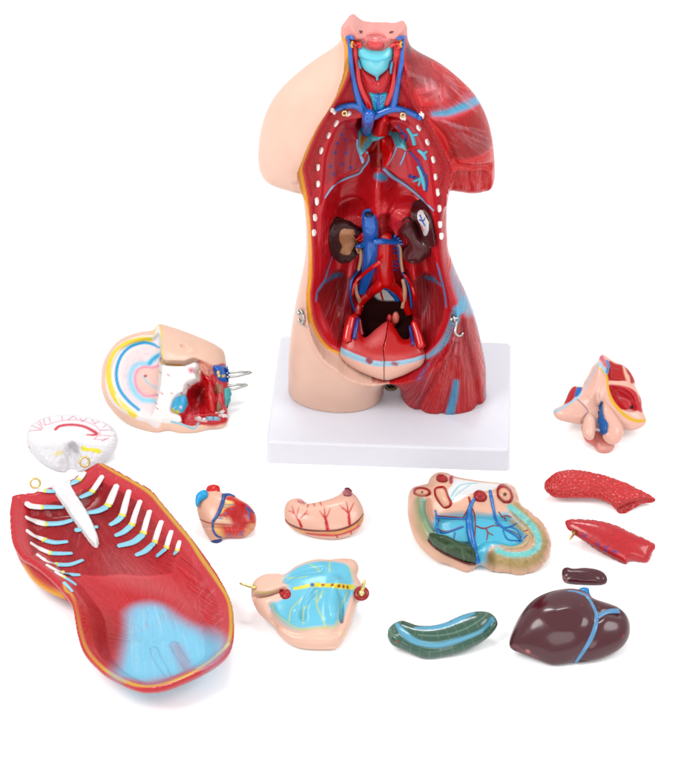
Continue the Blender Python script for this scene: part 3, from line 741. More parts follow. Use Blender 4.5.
    # --- rib ends round the opening
    dots = [(333,111,40),(348.3,113.7,-20),(336.2,123.3,-50),(328.7,135.3,-60),(321.2,150.5,-70),(318,167.2,90),(318,183.7,90),(316.7,201.2,85),(315,217.5,85),(313.9,232.5,90),
            (421.5,115.5,55),(403,117.8,25),(418.8,127.8,50),(427.5,142,60),(433.3,159.5,75),(435.5,176.7,88),(437.7,192.2,85),(439.3,208.3,90),(440,224.2,90),(441.3,235.8,90)]
    for x, y, an in dots:
        c, s = math.cos(math.radians(-an)), math.sin(math.radians(-an)); L, W = 3.0+random.uniform(-.4, .5), 1.95+random.uniform(-.2, .2)
        P = [(x+L*u*c-W*v*s, y-L*u*s-W*v*c) for u, v in ((1, .45), (.55, 1), (-.5, .95), (-1, .5), (-1, -.5), (-.5, -1), (.5, -.9), (1, -.5))]
        r = relief(t, P, k=.32, lam=.03, vox=.006, base=(252, 238, 232), off=.012); r.col *= 1.36; r.emit('rib_end', PM, T)
    # --- belly
    o4 = (300, 190); o5 = (370, 190)
    r = relief(t, Z(*o4, [(215,165),(270,178),(322,203),(378,242),(350,256),(332,272),(338,300),(330,330),(348,350),(350,375),(325,402),(290,426),(250,431),(210,406),(185,370),(174,300),(180,230),(195,188)]), k=.75, lam=.2, base=(76, 46, 42), sm=40, off=.02)
    r.stipple(30, .5, np.ones(len(r.V))); kd = r.emit('kidney', PM, T, label='sectioned dark brown kidney showing its tan pelvis')
    q = relief(r, Z(*o4, [(245,242),(300,234),(328,246),(322,285),(334,310),(352,328),(345,345),(325,345),(310,366),(300,388),(268,392),(240,376),(250,340),(234,300)]), k=.35, lam=.06, base=(196, 140, 100), fr=TF); q.stipple(18, .2, np.ones(len(q.V))); q.emit('renal_pelvis', PM, kd)
    for P in ([(322,285),(345,290)], [(334,305),(350,312)], [(326,262),(345,268)]): vessel(q, 'renal_stub', Z(*o4, P), 1.2, solid('tan', (200, 140, 100)), kd)
    r = relief(t, Z(*o5, [(168,205),(200,175),(245,163),(290,200),(310,250),(340,300),(362,340),(352,390),(312,416),(260,426),(215,402),(199,370),(204,340),(228,312),(216,270),(192,240)]), k=1.0, lam=.24, base=(100, 56, 58), sm=160, off=.03)
    r.emit('kidney', PM, T, label='whole dark brown kidney tucked under the spleen')
    r = relief(t, Z(*o5, [(262,76),(300,58),(342,90),(367,150),(384,230),(392,310),(370,324),(330,302),(300,250),(280,190),(246,140),(244,102)]), k=.9, lam=.2, base=(90, 50, 52), off=.045, sm=30)
    r.stroke(Z(*o5, [(318,120),(345,150),(362,200)]), .8, (190, 170, 165), .6)
    sp = r.emit('spleen', PM, T)
    q = relief(r, Z(*o5, [(288,135),(315,128),(335,165),(352,200),(346,250),(328,273),(314,240),(300,200),(284,165)]), k=.25, lam=.05, base=(250, 245, 245), fr=TF, off=.02)
    spp = q.emit('hilum_patch', PM, sp)
    vessel(q, 'hilum_vessel', Z(*o5, [(300,150),(315,185),(332,215)]), 1.6, BLUE, spp); vessel(q, 'hilum_vessel', Z(*o5, [(296,178),(318,188),(330,170)]), 1.2, VIOLET, spp); vessel(q, 'hilum_vessel', Z(*o5, [(312,215),(322,245)]), 1.2, RED, spp)
    relief(t, Z(*o5, [(108,200),(116,150),(148,100),(195,78),(245,72),(268,105),(255,160),(225,190),(195,215),(182,255),(140,255)]), k=.85, lam=.25, base=(222, 60, 74), sm=120).emit('adrenal_gland', PM, T)
    r = relief(t, Z(*o4, [(478,180),(490,150),(520,150),(532,185),(535,240),(525,275),(485,275),(474,230)]), k=.8, lam=.2, base=(196, 12, 34)); r.stipple(26, .9, np.ones(len(r.V)))
    for p_ in ((495,190),(515,180),(497,235),(518,228)): r.dot(Z(*o4, [p_])[0], .9, (90, 10, 20), .5)
    r.emit('coeliac_trunk', PM, T)
    vessel(t, 'abdominal_aorta', Z(*o4, [(508,262),(508,330),(506,400),(508,470),(516,530),(520,550)]), [12, 13, 14, 15, 17, 15], RED, T, lift=.02, sides=16)
    vessel(t, 'iliac_artery', Z(*o4, [(508,500),(478,560),(430,600),(380,640),(350,690),(345,735)]), [10, 10, 9, 9, 8, 7], RED, T, lift=.03, sides=14)
    vessel(t, 'iliac_artery', Z(*o4, [(512,500),(548,556),(590,590),(622,630),(640,690),(655,735)]), [10, 10, 9, 8, 7, 6], RED, T, lift=.03, sides=14)
    vessel(t, 'iliac_vein', Z(*o4, [(495,575),(530,590),(560,620),(588,665)]), [6, 6, 6, 4], BLUE, T, lift=.0)
    vessel(t, 'inferior_vena_cava', Z(*o4, [(416,138),(420,200),(426,270),(428,340),(422,410),(412,470),(392,540),(368,610)]), [13, 14, 14, 14, 13.5, 12, 10, 7], BLUE, T, lift=.02, sides=16)
    p, nn = t.hit(*Z(*o4, [(416,136)])[0]); p = p+TF.n*.05
    add_mesh('vein_opening', *ball_geo(p+np.array([0, 0, .01]), .045, sc=(1, .75, .5)), solid('vein_inside', (12, 24, 70), rough=.7), T)
    add_mesh('vein_rim', *ring_geo(p+np.array([0, 0, .012]), .052, .013, (0, -.5, 1), 24), BLUE, T)
    vessel(t, 'renal_vein', Z(*o4, [(448,280),(500,277),(555,279),(585,284)]), [6, 5.6, 6, 5], BLUE, T, lift=.09)
    for P in ([(560,280),(575,245),(582,228)], [(565,278),(598,268)], [(565,282),(600,300),(618,305)], [(570,280),(612,285)]): vessel(t, 'renal_branch', Z(*o4, P), [3, 1.8], BLUE, T, lift=.06)
    vessel(t, 'renal_vein', Z(*o4, [(400,296),(370,308),(338,316)]), [7, 5, 3], BLUE, T, lift=.07)
    for P in ([(392,252),(365,262),(340,280)], [(385,275),(355,288)], [(380,245),(352,262)]): vessel(t, 'renal_artery', Z(*o4, P), [4, 3, 2], RED, T, lift=.05)
    vessel(t, 'gonadal_artery', Z(*o4, [(488,388),(440,420),(395,455),(348,498),(325,540),(318,590)]), [4, 4, 3.5, 3, 2.2, 1.8], RED, T, lift=.12)
    vessel(t, 'ureter', Z(*o4, [(338,345),(362,348),(368,390),(360,440),(352,470)]), [4, 4, 3.6, 3.4, 3], CREAM, T, lift=.03)
    vessel(t, 'ureter', Z(*o4, [(334,545),(340,600),(358,645),(372,680)]) , [3, 3.4, 4, 4], CREAM, T, lift=.05)
    vessel(t, 'ureter', Z(*o5, [(164,300),(184,340),(188,420),(197,475)]), [2.4, 2.8, 2.8, 3], CREAM, T, lift=.04)
    vessel(t, 'ureter', Z(*o5, [(198,520),(211,580),(208,640),(196,690)]), [3.4, 4, 4, 3.6], CREAM, T, lift=.05)
    vessel(t, 'gonadal_vein', Z(*o4, [(392,420),(350,478),(312,530),(300,600),(312,672),(330,720)]), [2.6, 2.4, 2.2, 2, 2, 2], BLUE, T, lift=.02)
    vessel(t, 'gonadal_vein', Z(*o5, [(152,300),(170,360),(180,440),(200,500),(232,570),(245,640),(250,700)]), [2.4, 2.4, 2, 2, 2, 2, 2], BLUE, T, lift=.02)
    vessel(t, 'gonadal_artery', Z(*o5, [(205,500),(238,540),(262,600),(270,660)]), [3, 3, 3, 3], RED, T, lift=.02)
    vessel(t, 'gonadal_artery', Z(*o4, [(318,560),(352,560),(362,650),(370,720)]), [2, 3, 3, 3], RED, T, lift=.01)
    for y in (322, 352, 378, 432, 455, 482): vessel(t, 'lumbar_vein', Z(*o4, [(556, y+4), (572, y-3), (586, y+2)]), [1.4, 2, 1.2], VIOLET, T)
    vessel(t, 'sacral_artery', [(381.5,287),(381,293),(383,300)], [2, 2, 1.6], RED, T)
    for q in ((383.5, 263.5), (381, 280)): pass
    # --- hip hooks of bent wire
    def hook(pe, pts):
        p, n_ = t.hit(*pe); n_ = unit(n_)
        g = [ring_geo(p+n_*.03, .028, .011, n_, 22), tube_mesh(np.array([p-n_*.02, p+n_*.05]), .014, 10), ball_geo(p+n_*.05, .02)]
        g.append(vessel_geo(t, pts, 2.3, lift=.03, flat=1, smoothit=6)); add_mesh('wire_hook', *merge(g), STEEL, T)
    hook((302.5, 311.7), [(303,313),(304,318),(302,322),(299.5,319.5),(298.5,317)] )
    hook((456.3, 318), [(456.5,320),(456,325),(455,330),(457,333.5),(460.5,334),(463,331)])
    vessel(t, 'hook_scar', [(300,319),(303,324),(306.5,327)], .8, STEEL, T, lift=.01)
torso_parts()

# ================================================================== the two halves of the pelvic insert
def pelvic_insert():
    o6 = (290, 280); o7 = (370, 280)
    q = TF.w([*TF.ab([(384, 350)], .16)[0], .16])
    tt = math.radians(52); f2 = np.array([-math.sin(ty), math.cos(ty), 0])
    fr = Frame(q, TF.e1, f2*math.cos(tt)+np.array([0, 0, 1])*math.sin(tt))
    OUT = [(340.5,347),(340.5,357),(351,367),(367,375),(385,380.5),(400,377),(412,371.5),(422,365.5),(425.5,356),(423.5,346),(419,330),(414,320.5),(410,325),(409,338),(402,338),(396,329),(388,321),(378,327),(366,337),(361.5,333),(359,318),(353,313.5),(347,322)]
    seam = fr.ab([(388.5,318),(387.5,328),(386,338),(383.5,348),(384.5,362),(384,384)], 0)[::-1]
    for sg, nm, lb in ((-1, 'left', 'left half of the pink and red pelvic insert, with the rounded bladder and red artery'), (1, 'right', 'right half of the pink and red pelvic insert, beside the muscled thigh')):
        def mod(A, B, H, f, s, phi):
            sx = np.interp(B, seam[:, 1], seam[:, 0]); f = np.where(H < 0, np.maximum(f*.3, -.14-H), f); f = np.maximum(f, s*-.8)
            return np.maximum(f, -(A-sx)*sg*.6+.0012)
        b = sculpt(fr, OUT, k=.62, lam=.20, vox=.009, plane=0, mod=mod, hmin=-.3, clipz=.3, base=(250, 196, 176))
        TOP = Z(*o6, [(300,395),(310,405),(380,438),(450,465),(500,482),(555,490)])+Z(*o7, [(80,491),(140,488),(200,480),(260,468),(325,447),(340,440)])
        BOT = Z(*o6, [(298,440),(310,447),(380,478),(450,503),(500,517),(555,521)])+Z(*o7, [(80,521),(140,518),(200,509),(260,494),(328,470),(345,462)])
        lt = b.abp(TOP); lb_ = b.abp(BOT); o_ = np.argsort(lt[:, 0]); o2_ = np.argsort(lb_[:, 0])
        yt = np.interp(b.L[:, 0], lt[o_, 0], lt[o_, 1]); yb = np.interp(b.L[:, 0], lb_[o2_, 0], lb_[o2_, 1])
        red = np.clip((b.L[:, 1]-yt)/.01+.5, 0, 1); band = np.clip((b.L[:, 1]-yb)/.01+.5, 0, 1)
        b.mix(band, (170, 212, 235)); b.mix(red, (205, 38, 56)); b.mix(np.exp(-((b.L[:, 1]-yt-.035)/.03)**2)*.6*red, (222, 90, 90))
        b.stipple(24, .5, (band > .5)*(red < .5))
        for P in ([(468,478),(485,485)], [(478,492),(470,484)]): b.stroke(Z(*o6, P), 4.2, (165, 70, 95), 1)
        b.stroke(Z(*o7, [(140,500),(158,505)]), 3.6, (175, 95, 120), 1)
        if sg < 0: b.region([(372,332),(380,326),(387,324),(386,340),(376,345),(366,342)], (226, 96, 96), 4)
        b.label_faces(band*(red < .5), 1); b.label_faces(red, 2)
        root = empty('pelvic_insert_half', top_of(TR)+TF.n*.2, lb, 'anatomical insert', 'halves of the pelvic insert')
        b.emit('half', PM, root, {0: 'skin_front', 1: 'bone_band', 2: 'muscle_top'})
        if sg < 0:
            vessel(b, 'artery', Z(*o6, [(372,222),(355,285),(340,365)]), [7, 8.5, 8], RED, root, lift=.02, sides=14)
            vessel(b, 'vein', Z(*o6, [(408,232),(396,290),(386,352)]), [3.4, 4.4, 3.6], VIOLET, root, lift=.03)
            vessel(b, 'duct', Z(*o6, [(425,232),(432,280),(440,325)]), [3.5, 3.5, 4], solid('duct_rose', (178, 46, 62)), root, lift=.0)
        else:
            vessel(b, 'artery', Z(*o7, [(262,252),(288,325),(308,402)]), [5.5, 7, 8], RED, root, lift=.02, sides=14)
            vessel(b, 'vein', Z(*o7, [(238,275),(250,340),(260,392)]), [2.4, 3, 2.6], VIOLET, root, lift=.03)
            c = b.hit(395.6, 318.5)[0]
    # lump of the organ behind the bladder
    t0 = tb.hit(395.5, 318)[0]
    fr2 = Frame(q, TF.e1, TF.e2)
    for px_, rr, cc, nm in (((395.8, 316), .045, (222, 120, 100), 'womb_tip'), ((389.5, 317), .035, (190, 50, 62), 'womb_side')):
        L_ = TF.ab([px_], -.06)[0]; V, F = ball_geo(TF.w([L_[0], L_[1]-.02, -.06]), rr, sc=(.8, .9, 1.5)); add_mesh(nm, V, F, solid(nm, cc), TR)
    vessel(tb, 'pelvic_floor_ridge', [(389,330),(393,322),(396,316)], [5, 6, 5], solid('womb_side', (190, 50, 62)), TR, lift=.05)
pelvic_insert()
# ================================================================== loose pieces on the table
def lie(cx, cy, tau, outline, kb, lam, sink=.03, yaw=0, z=.2):
    """frame in which the piece, inflated about its own plane, just rests on the table"""
    for _ in range(4):
        fr = tilt_frame(cx, cy, z, tau, yaw); P = spline(fr.ab(outline, 0), True, 4)
        lo = P.min(0)-.05; hi = P.max(0)+.05; st = max(hi-lo)/60
        xs = np.arange(lo[0], hi[0], st); ys = np.arange(lo[1], hi[1], st); s, phi = inflate(xs, ys, P, lam)
        zz = fr.o[2]+xs[:, None]*fr.e1[2]+ys[None, :]*fr.e2[2]-kb*np.sqrt(np.maximum(phi, 0))*fr.n[2]
        z -= zz[s > 0].min()+sink
    return fr
def root_at(body, name, label, cat, group=None):
    c = body.V.mean(0); return empty(name, (c[0], c[1], 0), label, cat, group)
SKN = (249, 205, 182)

# ---------------------------------------------------------------- head
def head():
    z1 = lambda p: Z(95, 315, p); z2 = lambda p: Z(150, 325, p)
    OUT = [(101,382),(102,368),(107,355),(117,343),(128,337),(140,333.7),(152,332),(156,327),(160,324.7),(170,327.5),(188,334),(209,342.5),(220,348.3),(224.5,353),(226.3,363.3),(228.3,380),(230,391.7),(229.7,401.7),(227.5,409),(228.5,420),(221.7,427.5),(208.3,429),(195,433),(180,433.3),(168,430),(158,432.5),(145,430),(128,423),(117,415),(106.7,403),(101.7,390)]
    k, lam = .62, .42
    fr = lie(165, 380, 24, OUT, .45, lam, .05)
    def mod(A, B, H, f, s, phi):
        sh = (A.shape[0], B.shape[1]); XY = np.stack(np.broadcast_arrays(A[:, :, 0], B[:, :, 0]), -1).reshape(-1, 2)
        pl = .16
        def sd(P): return sdist(XY, spline(fr.ab(P, pl), True, 5)).reshape(sh)
        t = k*np.sqrt(np.maximum(phi[:, :, 0], 0))
        lim = np.full(sh, 9.0)
        brain = sd(z1([(75,400),(85,300),(130,210),(200,160),(290,135),(350,130),(372,90),(392,80),(398,200),(398,300),(500,330),(520,500),(500,660),(330,655),(240,620),(150,560),(95,490)]))
        lim = np.where(brain > 0, .17-.05*smooth(brain, 0, .03), lim)
        bone = sd(z1([(388,180),(398,292),(530,305),(600,283),(632,315),(612,350),(622,398),(560,432),(540,480),(500,500),(470,530),(455,580),(500,600),(510,638),(350,634),(345,600),(368,500),(384,350)]))
        lim = np.where(bone > -.02, np.maximum(np.where(lim > 5, .0, lim), .13+.09*smooth(bone, -.01, .03)), lim)
        lim = np.where((bone > 0), .13+.09*smooth(bone, -.01, .04), lim)
        thr = sd(z2([(285,222),(380,243),(462,250),(500,330),(500,520),(490,600),(400,604),(290,600),(250,600),(180,585),(175,530),(222,480),(215,430),(180,430),(200,400),(240,370),(300,330),(302,260)]))
        th = .16-.10*smooth(thr, 0, .06)
        def g(px, py, rx, ry, am, an=0):
            c = fr.ab([(px, py)], pl)[0]; ca, sa = math.cos(math.radians(an)), math.sin(math.radians(an)); x = (A[:, :, 0]-c[0])*ca+(B[:, :, 0]-c[1])*sa; y = -(A[:, :, 0]-c[0])*sa+(B[:, :, 0]-c[1])*ca
            return am*np.exp(-(x/rx)**2-(y/ry)**2)
        th = th+g(210,394,.06,.15,.13,8)+g(219,372,.05,.08,.09)+g(222,392,.05,.12,.07)+g(208,372,.04,.1,.05,30)-g(198,392,.08,.11,.09)-g(190,400,.09,.06,.04)+g(199,412,.10,.03,.05)+g(213,412,.08,.02,.04)-g(206,384,.015,.1,.04,8)-g(215,388,.012,.1,.04,8)
        lim = np.where((thr > 0) & (bone < 0), th, lim)
        lim = blur2(lim, 1) if False else lim
        f = np.maximum(f, (H-lim[:, :, None])*1.2)
        # face side: neck end is cut flat
        ce = fr.ab([(229.5, 395)], 0)[0][0]
        ear = g(182,348.5,.075,.062,.075)-g(183,349,.03,.024,.085)-g(188,352,.03,.02,.03)+g(192,353,.05,.04,.03)
        f = f-np.where(H > 0, ear[:, :, None]*.6, 0)
        return f
    b = sculpt(fr, OUT, k=k, kb=.45, lam=lam, vox=.0105, mod=mod, base=SKN)
    X = b.L[:, :2]
    inner = z1([(62,400),(75,300),(120,200),(195,148),(280,122),(350,118),(368,72),(386,62),(398,120),(402,290),(400,640),(300,640),(240,622),(150,570),(85,500)])
    brain = b.region(inner, (250, 238, 236), .5, front=.2)
    b.stroke(z1([(236,602),(185,562),(122,498),(86,400),(82,310),(112,230),(162,182),(230,152),(335,146)]), 5.6, (248, 222, 70), .8)
    b.stroke(z1([(125,480),(148,530),(195,585)]), 1.2, (250, 245, 240), .6)
    b.mix(b.wpoly(z1([(150,380),(165,290),(215,220),(290,190),(392,205),(392,600),(330,590),(240,540),(180,480)]), 2, front=.2)*.35, (246, 200, 205))
    b.stroke(z1([(262,568),(200,515),(150,450),(129,380),(133,310),(160,242),(210,193),(280,168),(335,172),(388,192)]), 3.3, (40, 165, 220), .5)
    b.stroke(z1([(362,512),(290,508),(238,460),(212,390),(225,325),(262,295),(320,290),(365,255),(390,235)]), 6, (150, 218, 242), 2.5)
    b.stroke(z1([(328,292),(345,268),(388,236)]), 4, (60, 180, 225), 1)
    b.region(z1([(250,400),(258,340),(300,312),(350,310),(392,300),(392,480),(330,490),(280,460)]), (246, 200, 188), 1, front=.2)
    b.stroke(z1([(362,482),(300,484),(255,440),(240,380),(258,330),(300,310),(345,315),(388,300)]), 3, (240, 160, 182), .8)
    b.stroke(z1([(290,365),(305,395),(335,420),(372,438)]), 1.8, (165, 205, 225), .5)
    b.dot((145.5, 376), 1.5, (170, 50, 70))
    for i in range(34):
        a0 = random.uniform(1.2, 4.9); r0 = random.uniform(14, 24); cx, cy = 148, 376
        p = [(cx+r0*math.cos(a0), cy+r0*math.sin(a0)*1.0)]
        for _ in range(3): a0 += random.uniform(-.12, .14); r0 += random.uniform(-2, 2); p.append((cx+r0*math.cos(a0), cy+r0*math.sin(a0)))
        b.mix(b.wstroke(p, .8, .5, n=3)*.35*brain, (225, 170, 185))
    bonep = z1([(390,190),(400,291),(530,304),(600,282),(634,315),(614,350),(624,398),(562,434),(542,482),(502,502),(470,532),(455,580),(500,600),(510,640),(350,636),(345,600),(368,500),(384,350)])
    thrp = z2([(285,222),(380,243),(462,250),(490,330),(500,520),(490,596),(400,604),(290,600),(250,606),(180,585),(175,530),(222,480),(215,430),(180,430),(200,400),(240,370),(300,330),(302,260)])
    tw = b.region(thrp, (202, 44, 60), .8, front=-.6)
    bw = b.region(bonep, (250, 246, 244), .5, front=-.3)
    b.region(z1([(344,152),(352,112),(368,78),(386,66),(394,100),(396,190),(386,190),(360,170)]), (243, 238, 236), .5)
    b.stroke(z1([(350,125),(366,76),(386,60),(398,110),(402,200),(404,285)]), 1.6, (246, 214, 90), .4)
    b.stroke(z1([(402,280),(430,291),(480,298),(530,302)]), 2.6, (246, 190, 60), .4); b.stroke(z1([(425,294),(480,301),(540,307)]), 1.0, (190, 60, 40), .4)
    for q in ((372,480),(400,470),(368,530),(372,560),(440,360),(460,470),(392,345),(520,470),(560,420)): b.mix(b.wstroke(z1([(q[0]-6,q[1]-5),(q[0]+6,q[1]+5)]), .9, .4), (200, 90, 90))
    b.mix(b.wpoly(z1([(560,320),(590,315),(595,345),(570,350)]), 1), (235, 160, 175)); b.dot(z1([(577,332)])[0], .9, (190, 40, 80))
    b.region(z2([(300,222),(378,244),(380,290),(350,300),(318,268)]), (238, 160, 140), 2)
    b.region(z2([(232,385),(290,350),(318,370),(326,440),(318,478),(280,440)]), (140, 26, 40), 3)
    b.region(z2([(380,245),(440,246),(462,262),(466,338),(420,336),(388,295)]), (10, 98, 190), .6); 
    for q in ((410,285),(412,305),(440,308),(452,306)): b.dot(z2([q])[0], 1.6, (250, 225, 50))
    b.region(z2([(445,388),(476,380),(500,420),(496,480),(455,490),(448,440)]), (84, 178, 182), .6)
    b.region(z2([(410,350),(432,365),(434,395),(412,415),(392,395),(392,365)]), (160, 112, 92), .5); b.region(z2([(400,460),(420,470),(428,500),(405,525),(395,500)]), (160, 112, 92), .5)
    b.stroke(z2([(130,580),(200,598),(262,622),(290,590)]), 2.2, (150, 208, 222), .5)
    b.stroke(z2([(278,560),(300,568),(335,572)]), 3, (250, 225, 225), .7); b.stroke(z2([(345,558),(410,562)]), 3.5, (150, 190, 215), .7); b.stroke(z2([(418,540),(455,545),(468,552)]), 2.6, (250, 235, 235), .5); b.stroke(z2([(395,528),(440,515)]), 1.6, (250, 235, 235), .5)
    b.hairs(z2([(240,470),(310,500)]), z2([(230,580),(330,585)]), 26, .7, (238, 130, 140), .5); b.hairs(z2([(400,300),(440,350)]), z2([(410,500),(450,500)]), 14, .7, (238, 130, 140), .5); b.hairs(z2([(230,390),(300,360)]), z2([(250,470),(320,470)]), 14, .7, (110, 12, 24), .5)
    b.stipple(16, .35, tw); b.stipple(8, .12, bw)
    b.label_faces(brain, 1); b.label_faces(tw, 2); b.label_faces(bw, 3)
    R = root_at(b, 'head_half', 'sectioned flesh coloured head lying on its side, showing brain arcs, white bone and red throat', 'anatomical head')
    b.emit('head', PM, R, {0: ('face_skin', SK), 1: 'brain_section', 2: 'throat', 3: 'skull_bone'})
    e = relief(b, z2([(148,442),(190,428),(226,448),(222,490),(190,528),(150,528),(128,505)]), k=1.0, lam=.12, base=(70, 176, 222))
    e.stroke(z2([(135,508),(150,526),(170,520)]), 3.4, (220, 205, 50), .5); e.dot(z2([(182,495)])[0], 1.6, (245, 245, 250)); e.dot(z2([(181,500)])[0], .7, (30, 30, 50)); e.emit('eyeball', PM, R)
    for P, cc, nm, kk in ((z2([(330,330),(350,322),(372,345),(392,400),(402,470),(396,520),(360,524),(338,480),(326,410)]), (206, 40, 54), 'tongue', .8), (z2([(384,248),(420,242),(456,256),(464,300),(462,340),(422,336),(392,300)]), (10, 100, 192), 'spine_section', .5), (z2([(412,350),(432,364),(434,394),(414,414),(394,396),(392,366)]), (168, 118, 96), 'gland', .7),
                          (z2([(404,462),(422,474),(428,500),(406,524),(396,496)]), (168, 118, 96), 'gland', .7), (z2([(446,390),(474,382),(486,420),(482,470),(456,486),(448,440)]), (84, 182, 186), 'cartilage', .5),
                          (z2([(300,230),(330,240),(356,270),(352,298),(318,290),(298,262)]), (240, 160, 140), 'palate', .7)):
        q = relief(b, P, k=kk, lam=.08, base=cc, vox=.008)
        if nm == 'spine_section':
            for d_ in ((408,284),(412,304),(438,306),(450,304)): q.dot(z2([d_])[0], 1.5, (250, 225, 50))
        if nm == 'tongue': q.hairs(z2([(340,335),(365,340)]), z2([(350,515),(395,515)]), 10, .6, (236, 130, 140), .5)
        q.emit(nm, PM, R)
    for P in ([(280,556),(300,552),(312,566),(292,574)], [(314,564),(334,562),(336,576),(318,580)], [(346,556),(376,554),(378,572),(348,574)], [(382,556),(408,556),(410,570),(384,572)], [(420,528),(436,520),(450,512),(440,534),(424,540)], [(428,544),(455,540),(470,552),(440,556)]):
        relief(b, z2(P), k=.8, lam=.05, base=(252, 236, 232) if P[0][0] not in (346, 382) else (150, 195, 220), vox=.007).emit('tooth', PM, R)
    b.hits and vessel(b, 'mouth_artery', z2([(335,312),(350,332),(356,380)]), [3, 3, 2], RED, R)
    # two steel pins that plug the neck into the body
    for p, q in (((225, 375.5), (250, 372.5)), ((225, 388.5), (246, 385))):
        A0 = fr.w([*fr.ab([p], .05)[0], .05]); B0 = fr.w([*fr.ab([q], .02)[0], .02])
        off = fr.e2*.022
        add_mesh('steel_pin', *merge([tube_mesh(np.array([A0+off, (A0+B0)/2+off*1.1, B0+off*.3, B0+fr.e1*.012, B0-off*.3, (A0+B0)/2-off*1.1, A0-off]), .0125, 8)]), STEEL, R)
head()

# ---------------------------------------------------------------- white brain half
def brain():
    z = lambda p: Z(15, 405, p)
    OUT = z([(68,200),(80,150),(120,105),(200,75),(300,63),(400,70),(500,95),(570,125),(610,170),(618,215),(600,270),(550,320),(480,362),(400,392),(330,397),(250,390),(170,350),(110,300),(75,250)])
    fr = lie(72, 438, 22, OUT, .75, .2, .04)
    def mod(A, B, H, f, s, phi):
        c = fr.ab(z([(345, 232)]), .05)[0]
        x = A-c[0]; y = B-c[1]
        cut = .09+0*x; cut = cut-.10*np.exp(-(x/(.05+.16*np.clip(-y, 0, 1)))**2)*smooth(-y, -.03, .08)
        cut = cut-.05*smooth(-y, .03, .3)
        cut = cut+.008*np.sin(x*60+8*np.sin(y*11))*np.sin(y*48+5*np.sin(x*13))*smooth(-y, -.15, .0)
        return np.maximum(f, H-cut)
    b = sculpt(fr, OUT, k=.75, kb=.75, lam=.2, vox=.009, mod=mod, base=(238, 236, 240))
    b.stipple(14, .25, np.ones(len(b.V)))
    b.region(z([(85,150),(130,105),(200,80),(300,68),(400,75),(500,100),(565,130),(605,175),(560,235),(440,235),(345,215),(250,240),(120,230),(80,200)]), (250, 247, 248), 2)
    b.stroke(z([(243,146),(270,126),(340,118),(410,128),(462,152),(490,172),(470,180),(432,178)]), [3, 3, 3, 3, 3.4, 3.4, 2.6, 1.6], (216, 76, 112), .6)
    b.stroke(z([(180,122),(260,98),(340,90),(420,98),(490,130),(510,170),(480,200)]), 1.0, (236, 170, 190), .5)
    for P in ([(88,155),(160,148)], [(100,125),(160,145)], [(135,110),(168,138)], [(145,95),(162,118)], [(205,78),(212,100)], [(172,85),(180,120)], [(280,68),(285,88)], [(318,90),(345,70)], [(350,68),(372,85)], [(390,78),(404,100)], [(404,98),(430,82)], [(460,88),(480,112)], [(480,110),(505,100)], [(510,150),(580,150)], [(530,135),(545,120)], [(510,180),(600,188)], [(470,205),(520,208),(560,200)], [(520,215),(545,208)], [(80,250),(90,258)], [(90,280),(98,290)]):
        b.mix(b.wstroke(z(P), 1.0, .4, n=3)*.8, (214, 110, 140))
    b.region(z([(320,235),(345,216),(372,240),(385,290),(345,268),(325,262)]), (205, 200, 208), 1)
    b.region(z([(400,242),(430,255),(500,262),(518,280),(500,290),(440,276),(405,276)]), (246, 232, 60), .5)
    b.mix(.6*b.wpoly(z([(226,300),(250,280),(285,274),(290,290),(255,305)]), .8), (240, 222, 120))
    R = root_at(b, 'brain_half', 'small white brain half with a curved crimson stripe, resting against the breast plate', 'anatomical brain')
    o = b.emit('brain', paint_mat('matt_white_paint', rough=.55, coat=.05, grain=.25), R)
brain()

